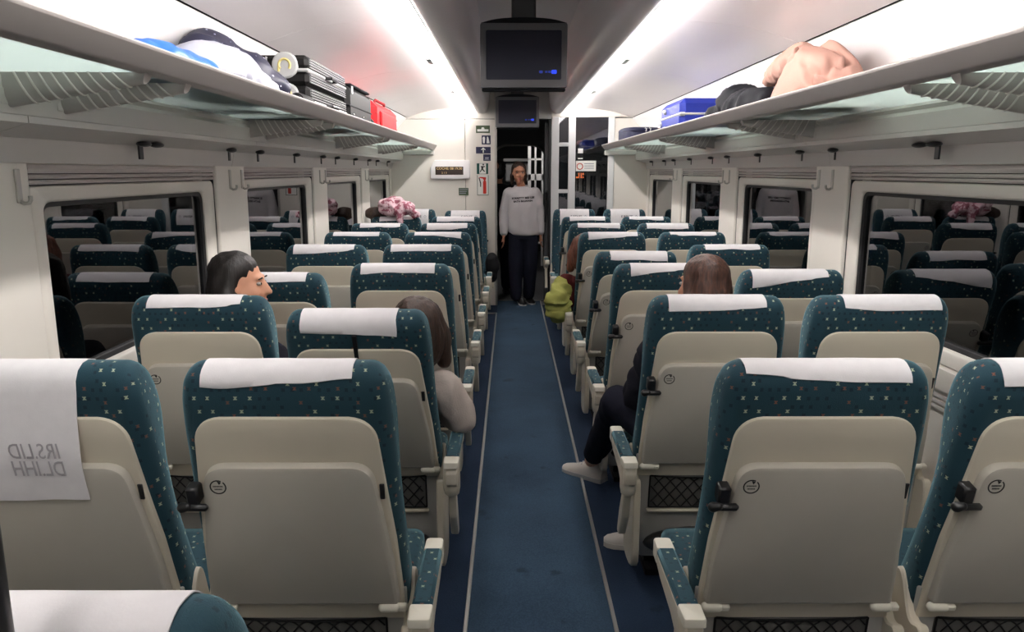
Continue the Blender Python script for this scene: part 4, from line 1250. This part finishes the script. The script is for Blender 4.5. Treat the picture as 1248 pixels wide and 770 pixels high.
bp.location.z = .0

# ------------------------------------------------------------------ people
def head_prims(mb, M, s=1.0):
    e = lambda c, r_, rot=None: mb.ell(M @ (Vector(c) * s), [k * s for k in r_], rot)
    q = M.to_3x3().to_euler()
    E_ = lambda c, r_: mb.ell(M @ (Vector(c) * s), [k * s for k in r_], tuple(q))
    E_((0, .018, .035), (.074, .094, .088)); E_((0, -.018, -.025), (.062, .076, .094)); E_((0, -.050, -.088), (.036, .036, .030))
    E_((0, -.012, -.075), (.052, .058, .042)); E_((0, -.076, .030), (.046, .013, .012))
    mb.cap(M @ (Vector((0, -.084, .018)) * s), M @ (Vector((0, -.108, -.028)) * s), .008 * s, .0125 * s)
    E_((0, -.098, -.032), (.016, .012, .008)); E_((0, -.083, -.058), (.022, .012, .006)); E_((0, -.082, -.069), (.018, .012, .007))
    for sx in (-1, 1):
        E_((sx * .036, -.062, -.028), (.022, .022, .026)); E_((sx * .074, .012, -.008), (.009, .020, .030))
    return mb
def face_parts(par, M, browmat, s=1.0):
    q = tuple(M.to_3x3().to_euler())
    for sx in (-1, 1):
        e = obj('eye', MB().ell((0, 0, 0), (.0125 * s, .010 * s, .0075 * s), nu=12, nv=8), 'eye_white', par, M @ (Vector((sx * .031, -.0765, .008)) * s), q)
        obj('iris', MB().ell((0, -.0075 * s, 0), (.0055 * s, .004 * s, .0055 * s), nu=10, nv=6), 'eye_dark', e)
        obj('eyebrow', MB().tube([Vector((-.018, .006, -.002)) * s, Vector((0, -.004, .003)) * s, Vector((.018, .006, -.001)) * s], [.0018 * s, .0032 * s, .0018 * s], 6), browmat, par, M @ (Vector((sx * .032, -.0865, .028)) * s), q)
    obj('lips', MB().ell((0, 0, .004 * s), (.021 * s, .007 * s, .0045 * s), nu=12, nv=6).ell((0, 0, -.004 * s), (.018 * s, .007 * s, .005 * s), nu=12, nv=6), 'lip', par, M @ (Vector((0, -.090, -.063)) * s), q)
def hand(mb, w, d, up, side, curl=.35, s=1.0):
    """w wrist point, d pointing direction, side: thumb direction"""
    d = Vector(d).normalized(); side = Vector(side); side = (side - d * side.dot(d)).normalized(); nrm = d.cross(side)
    w = Vector(w)
    mb.cap(w - d * .03, w, .026 * s, .025 * s)
    for k in range(4):
        off = side * (.027 - .018 * k) * s
        mb.cap(w + off * .6 + d * .01 * s, w + off + d * .080 * s, .013 * s, .0125 * s, 8)
        ln = (.070, .078, .072, .056)[k] * s
        p0 = w + off + d * .082 * s; p1 = p0 + (d + nrm * up * curl * .5).normalized() * ln * .5; p2 = p1 + (d + nrm * up * curl * 1.6).normalized() * ln * .5
        mb.cap(p0, p1, .0092 * s, .0085 * s, 8); mb.cap(p1, p2, .0085 * s, .0070 * s, 8)
    t0 = w + side * .024 * s + d * .015 * s; t1 = t0 + (side * .7 + d + nrm * up * .3).normalized() * .042 * s; t2 = t1 + (side * .2 + d + nrm * up * .4).normalized() * .032 * s
    mb.cap(t0, t1, .013 * s, .0105 * s, 8); mb.cap(t1, t2, .0105 * s, .008 * s, 8)
def ringed(mb, rows, n=20, p=2.4):
    rs = []
    for (c, a, b) in rows:
        c = Vector(c)
        rs.append([c + Vector((a * math.copysign(abs(math.cos(k)) ** (2 / p), math.cos(k)), b * math.copysign(abs(math.sin(k)) ** (2 / p), math.sin(k)), 0)) for k in [2 * math.pi * j / n for j in range(n)]])
    mb.loft(rs)
    return mb
def shoe(par, name, heel, direction, ma, sole='case_white', z=0, laces=None):
    yawa = math.atan2(direction[1], direction[0])
    rows = []
    prof_ = [(-.11, .030, .075), (-.09, .036, .095), (-.03, .037, .100), (.02, .040, .080), (.07, .044, .058), (.11, .043, .048), (.14, .032, .040), (.155, .014, .030)]
    up_ = MB()
    for (y, hw_, ht) in prof_:
        rows.append([(y, hw_ * math.cos(a), .018 + (ht - .018) * max(0, math.sin(a)) ** .8) for a in [math.pi * k / 10 for k in range(11)]])
    up_.loft(rows)
    c = Vector((heel[0], heel[1], z))
    o = obj(name, up_, ma, par, c, (0, 0, yawa), 50)
    sl = MB().loft([[(y, -hw_ - .004, 0), (y, hw_ + .004, 0), (y, hw_ + .003, .022), (y, -hw_ - .003, .022)] for y, hw_, ht in prof_])
    obj('sole', sl, sole, o)
    if laces:
        for k in range(4):
            y = .0 + .022 * k; h_ = .092 - .012 * k
            obj('lace', MB().tube([(y, -.022, h_ - .008), (y + .004, 0, h_ + .002), (y, .022, h_ - .008)], .003, 5), laces, o)
    return o

# standing woman in the doorway, facing the viewer
PX, PY = .050, 9.17
p = thing('person', 'woman in white sweatshirt and dark trousers standing in the doorway at the aisle end', 'person', (PX, PY, 0))
b = MB(); HM = Matrix.Translation((-.055, -.02, 1.575)) @ Euler((R(4), 0, R(6))).to_matrix().to_4x4()
head_prims(b, HM)
b.cap((-.02, .015, 1.40), (-.05, 0, 1.50), .05, .046)
ringed(b, [((0, .0, .84), .150, .095), ((0, 0, 1.0), .135, .085), ((-.01, 0, 1.2), .155, .095), ((-.02, 0, 1.34), .165, .085), ((-.02, 0, 1.40), .09, .06)])
SHL = {-1: ((-.185, .0, 1.345), (-.225, .02, 1.10), (-.235, -.03, .86)), 1: ((.145, .0, 1.345), (.195, .02, 1.10), (.205, -.02, .87))}
for sx in (-1, 1):
    a, e, wv = SHL[sx]
    b.chain([a, e, wv], [.050, .042, .030]); hand(b, (wv[0], wv[1], wv[2] - .02), (0, -.1, -1), -1 if sx > 0 else 1, (0, -1, 0), .4)
LEG = {-1: ((-.085, 0, .88), (-.095, -.04, .48), (-.085, -.02, .09)), 1: ((.085, 0, .88), (.085, -.02, .48), (.070, .06, .10))}
for sx in (-1, 1):
    b.chain(LEG[sx], [.082, .056, .040])
body = link('body', remesh(b, .0075, 3), 'skin_tan', p, None, None, 80)
face_parts(body, HM, 'hair_dark')
h = MB(); T = lambda v: HM @ Vector(v)
h.ell(T((0, .030, .060)), (.081, .092, .068)); h.ell(T((0, .055, .0)), (.082, .068, .10)); 
for sx in (-1, 1):
    h.cap(T((sx * .060, .01, .07)), T((sx * .076, .025, -.05)), .024, .018); h.cap(T((sx * .078, .02, -.03)), T((sx * .075, .045, -.13)), .024, .018)
link('hair', remesh(h, .009, 3, .004, 30, 2, (1, 1, .3)), 'hair_dark', p, None, None, 80)
sw = MB()
ringed(sw, [((0.01, 0, .845), .160, .118), ((0.01, 0, .86), .172, .128), ((0.01, 0, .90), .178, .130), ((0, 0, 1.05), .176, .128), ((-.01, 0, 1.20), .182, .125), ((-.02, 0, 1.32), .175, .108), ((-.02, 0.005, 1.385), .125, .082), ((-.025, 0.005, 1.415), .080, .066)], 28)
for sx in (-1, 1):
    a, e, wv = SHL[sx]
    sw.chain([(a[0] * .9, a[1], a[2] - .01), e, (wv[0], wv[1], wv[2] + .02)], [.074, .064, .047])
swm = remesh(sw, .012, 4, .007, 9, 3, (1, 1, .6))
swo = link('sweatshirt', swm, 'sweatshirt', p, None, None, 80)
obj('collar', MB().tube([(-.025 + .078 * math.cos(a), .005 + .062 * math.sin(a), 1.418 - .012 * math.cos(a - R(90)) * -1) for a in [k * 2 * math.pi / 24 for k in range(25)]], .010, 6), 'sweatshirt', swo)
bv = BVHTree.FromPolygons([v.co.copy() for v in swm.vertices], [tuple(q.vertices) for q in swm.polygons])
for tx, zz in (('SORRETTY BED USE', 1.285), ('BATH BEGINNIN', 1.248)):
    me = text_mesh(tx, .030, .0012)
    for v in me.vertices:
        X, Z = v.co.x - .005, v.co.y + zz + v.co.x * .05
        hit = bv.ray_cast(Vector((X, -1, Z)), Vector((0, 1, 0)))
        v.co = Vector((X, (hit[0].y if hit[0] else -.13) - .004, Z))
    me.materials.append(MATS['ink_dark']); link('printed_lettering', me, None, swo, None, None, 0)
tw = MB()
ringed(tw, [((0, 0, .80), .160, .108), ((0, 0, .90), .150, .10), ((0, 0, .95), .14, .092)])
for sx in (-1, 1):
    l = LEG[sx]; tw.chain([(l[0][0], 0, .84), l[1], (l[2][0], l[2][1], .12)], [.096, .082, .072])
link('trousers', remesh(tw, .012, 4, .006, 8, 7, (1, 1, .4)), 'trousers', p, None, None, 80)
shoe(p, 'shoe', (-.02, .0, 0), (.18, -1), 'shoe_black', 'case_white', laces='case_white'); shoe(p, 'shoe', (.085, .09, 0), (.2, -1), 'shoe_black', 'case_white')

# dark figure behind her in the vestibule
p = thing('person', 'person in black clothing standing in the dim vestibule', 'person', (-.26, 10.05, 0))
b = MB(); HM = Matrix.Translation((0.01, 0, 1.60)) @ Euler((0, 0, R(160))).to_matrix().to_4x4()
head_prims(b, HM); b.cap((0, 0, 1.42), (0, 0, 1.52), .055, .05)
ringed(b, [((0, 0, .84), .15, .1), ((0, 0, 1.1), .15, .1), ((0, 0, 1.34), .17, .09), ((0, 0, 1.42), .09, .06)])
for sx in (-1, 1):
    b.chain([(sx * .18, 0, 1.36), (sx * .24, .02, 1.10), (sx * .23, -.06, .88)], [.05, .042, .03]); hand(b, (sx * .23, -.06, .86), (0, -.1, -1), -sx, (0, -1, 0))
    b.chain([(sx * .09, 0, .86), (sx * .10, 0, .48), (sx * .10, .02, .09)], [.085, .058, .042])
body = link('body', remesh(b, .009, 3), 'skin_tan', p, None, None, 80)
face_parts(body, HM, 'hair_black')
j = MB(); ringed(j, [((0, 0, .78), .19, .14), ((0, 0, 1.1), .19, .14), ((0, 0, 1.34), .20, .12), ((0, 0, 1.43), .10, .08)])
for sx in (-1, 1): j.chain([(sx * .18, 0, 1.35), (sx * .245, .02, 1.10), (sx * .23, -.05, .91)], [.085, .07, .052])
link('jacket', remesh(j, .014, 4, .008, 8, 3), 'black_soft', p, None, None, 80)
h = MB().ell((0.01, .0, 1.655), (.088, .1, .082)).ell((0.01, -.035, 1.60), (.088, .075, .11)); link('hair', remesh(h, .010, 3, .004, 26, 5), 'hair_black', p, None, None, 80)
tw = MB()
for sx in (-1, 1): tw.chain([(sx * .09, 0, .86), (sx * .10, 0, .48), (sx * .10, .02, .11)], [.105, .085, .07])
link('trousers', remesh(tw, .014, 4), 'trousers', p, None, None, 80)
for sx in (-1, 1): shoe(p, 'shoe', (sx * .10, .04, 0), (sx * .15, -1), 'shoe_black', 'shoe_black')

def seated(label, sx_, sy_, headpos, headrot, hairmat, top, skin='skin', torso_top=None, legs=None, arms=None, hairfn=None, legmat='trousers', shoes=None, seed=1):
    """sits facing +Y in the seat at (sx_, sy_); all positions relative to the seat origin on the floor"""
    p = thing('person', label, 'person', (sx_, sy_, 0))
    HM = Matrix.Translation(headpos) @ Euler(headrot).to_matrix().to_4x4()
    hp = Vector(headpos)
    tt_ = Vector(torso_top)
    hip = Vector((0, .345, .545))
    b = MB(); head_prims(b, HM)
    b.chain([tt_ + Vector((0, 0, -.02)), hp + Vector((0, 0, -.08)) + (HM.to_3x3() @ Vector((0, .02, 0)))], [.052, .047])
    n_ = 6
    rows = []
    for k in range(n_ + 1):
        u = k / n_; c = hip.lerp(tt_, u)
        rows.append((c, (.155, .145, .145, .155, .165, .150, .075)[k], (.11, .10, .095, .098, .095, .080, .055)[k]))
    ringed(b, rows)
    legs = legs or {-1: ((-.09, .36, .55), (-.11, .78, .52), (-.11, .80, .09)), 1: ((.09, .36, .55), (.11, .78, .52), (.11, .80, .09))}
    arms = arms or {-1: ((-.165, .0, -.06), (-.21, .40, .70), (-.10, .60, .62)), 1: ((.165, .0, -.06), (.21, .40, .70), (.10, .60, .62))}
    AR = {}
    for s_ in (-1, 1):
        a, e, wv = [Vector(q) for q in arms[s_]]
        a = tt_ + a; AR[s_] = (a, e, wv)
        b.chain([a, e, wv], [.050, .040, .029]); dd = (wv - e).normalized(); hand(b, wv + dd * .02, dd, 1 if s_ > 0 else -1, (-s_, 0, .3), .5)
        b.chain(legs[s_], [.082, .056, .040])
    body = link('body', remesh(b, .0075, 3), skin, p, None, None, 80)
    face_parts(body, HM, hairmat)
    h = MB(); hairfn(h, lambda v: HM @ Vector(v), HM)
    link('hair', remesh(h, .008, 3, .004, 32, seed, (1, 1, .3)), hairmat, p, None, None, 80)
    g = MB()
    rows2 = [(c, a + .022, b_ + .024) for c, a, b_ in rows[:-1]] + [(rows[-1][0] + Vector((0, 0, -.015)), rows[-1][1] + .02, rows[-1][2] + .02)]
    ringed(g, rows2)
    for s_ in (-1, 1):
        a, e, wv = AR[s_]; g.chain([a, e, e.lerp(wv, .9)], [.070, .060, .044])
    link('top', remesh(g, .011, 3, .011, 13, seed), top, p, None, None, 80)
    g = MB(); g.cap((-.08, .34, .555), (.08, .34, .555), .118, .118)
    for s_ in (-1, 1):
        l = [Vector(q) for q in legs[s_]]; g.chain([l[0], l[1], l[1].lerp(l[2], .86)], [.102, .076, .058])
    link('trousers', remesh(g, .012, 4, .005, 9, seed), legmat, p, None, None, 80)
    for s_ in (-1, 1):
        l = legs[s_][2]
        cfg = (shoes or {}).get(s_, ((0, 1), 'shoe_black', 'case_white', None, 0))
        shoe(p, 'shoe', (l[0] + cfg[0][0] * .03, l[1] + cfg[0][1] * .03, 0), cfg[0], cfg[1], cfg[2], cfg[4], cfg[3])
    return p
def long_hair(h, T, M):
    q = tuple(M.to_3x3().to_euler())
    h.ell(T((0, .028, .058)), (.083, .094, .074), q); h.ell(T((0, .058, -.01)), (.088, .068, .12), q)
    for s_ in (-1, 1):
        h.cap(T((s_ * .058, .012, .072)), T((s_ * .080, .034, -.05)), .028, .028)
        h.chain([T((s_ * .070, .035, -.03)), T((s_ * .080, .045, -.16)), T((s_ * .085, .055, -.32))], [.040, .042, .028])
    h.chain([T((0, .08, -.02)), T((0, .09, -.18)), T((0, .09, -.33))], [.055, .055, .035])
def bob_hair(h, T, M):
    q = tuple(M.to_3x3().to_euler())
    h.ell(T((0, .018, .054)), (.088, .104, .080), q); h.ell(T((0, .056, -.015)), (.092, .074, .13), q)
    for s_ in (-1, 1):
        h.chain([T((s_ * .066, -.012, .062)), T((s_ * .086, .012, -.04)), T((s_ * .080, .03, -.14))], [.028, .034, .030])
# woman at the left window, face turned to the aisle (+X)
seated('dark-haired woman in profile looking towards the aisle, left window seat', -XW, ROW[1], (.050, .335, 1.165), (R(0), 0, R(93)), 'hair_black', 'dark_top', 'skin', (.0, .27, .95), hairfn=long_hair, seed=3)
# brown-haired passenger in the right aisle seat, knee and white shoes in the aisle
lg = {-1: ((-.09, .36, .55), (-.250, .70, .60), (-.330, 1.03, .09)), 1: ((.09, .36, .55), (.04, .74, .53), (-.20, .40, .10))}
lg = {-1: ((-.09, .36, .55), (-.255, .62, .60), (-.300, 1.21, .10)), 1: ((.09, .36, .55), (.02, .74, .52), (-.14, .46, .10))}
seated('passenger with long brown hair, dark trousers and white shoes, right aisle seat', XA, ROW[1], (.010, .33, 1.155), (R(0), 0, R(206)), 'hair_brown', 'dark_top', 'skin', (.0, .27, .96), legs=lg, hairfn=long_hair, seed=5,
       shoes={-1: ((-.75, .66), 'shoe_white', 'case_white', 'case_white', 0), 1: ((-1, .15), 'shoe_white', 'shoe_white', 'case_white', 0)})
# slumped passenger in the left aisle seat leaning into the aisle
ar = {-1: ((-.16, 0, -.06), (-.22, .38, .66), (-.08, .56, .62)), 1: ((.150, -.01, -.05), (.325, .26, .655), (.20, .50, .64))}
seated('passenger with short dark hair and pale knit sleeve leaning out of the left aisle seat', -XA, ROW[1], (.165, .27, 1.005), (R(-14), R(8), R(190)), 'hair_dark', 'knit_pale', 'skin', (.11, .24, .83), arms=ar, hairfn=bob_hair, seed=7)
# far passenger leaning into the aisle on the right
ar = {-1: ((-.15, 0, -.06), (-.30, .20, .66), (-.20, .45, .63)), 1: ((.16, 0, -.06), (.20, .40, .68), (.08, .56, .62))}
seated('auburn-haired passenger in maroon leaning into the aisle, far right', XA, ROW[4], (-.185, .21, 1.02), (R(-8), R(-8), R(175)), 'hair_auburn', 'maroon', 'skin', (-.16, .24, .83), arms=ar, hairfn=bob_hair, seed=9)
cm = MB().cap((-.06, -.10, .02), (.0, .14, .10), .075, .065).ell((-.03, -.02, -.03), (.085, .13, .09)).ell((-.05, -.06, -.07), (.07, .11, .05))
me = remesh(cm, .009, 2, .020, 15, 6, (.4, .4, 1.8))
o = link('lime_coat', me, 'lime', None, (.285, ROW[4] + .10, .650), None, 80); tag(o, 'lime green coat draped over an aisle armrest, right side', 'coat')
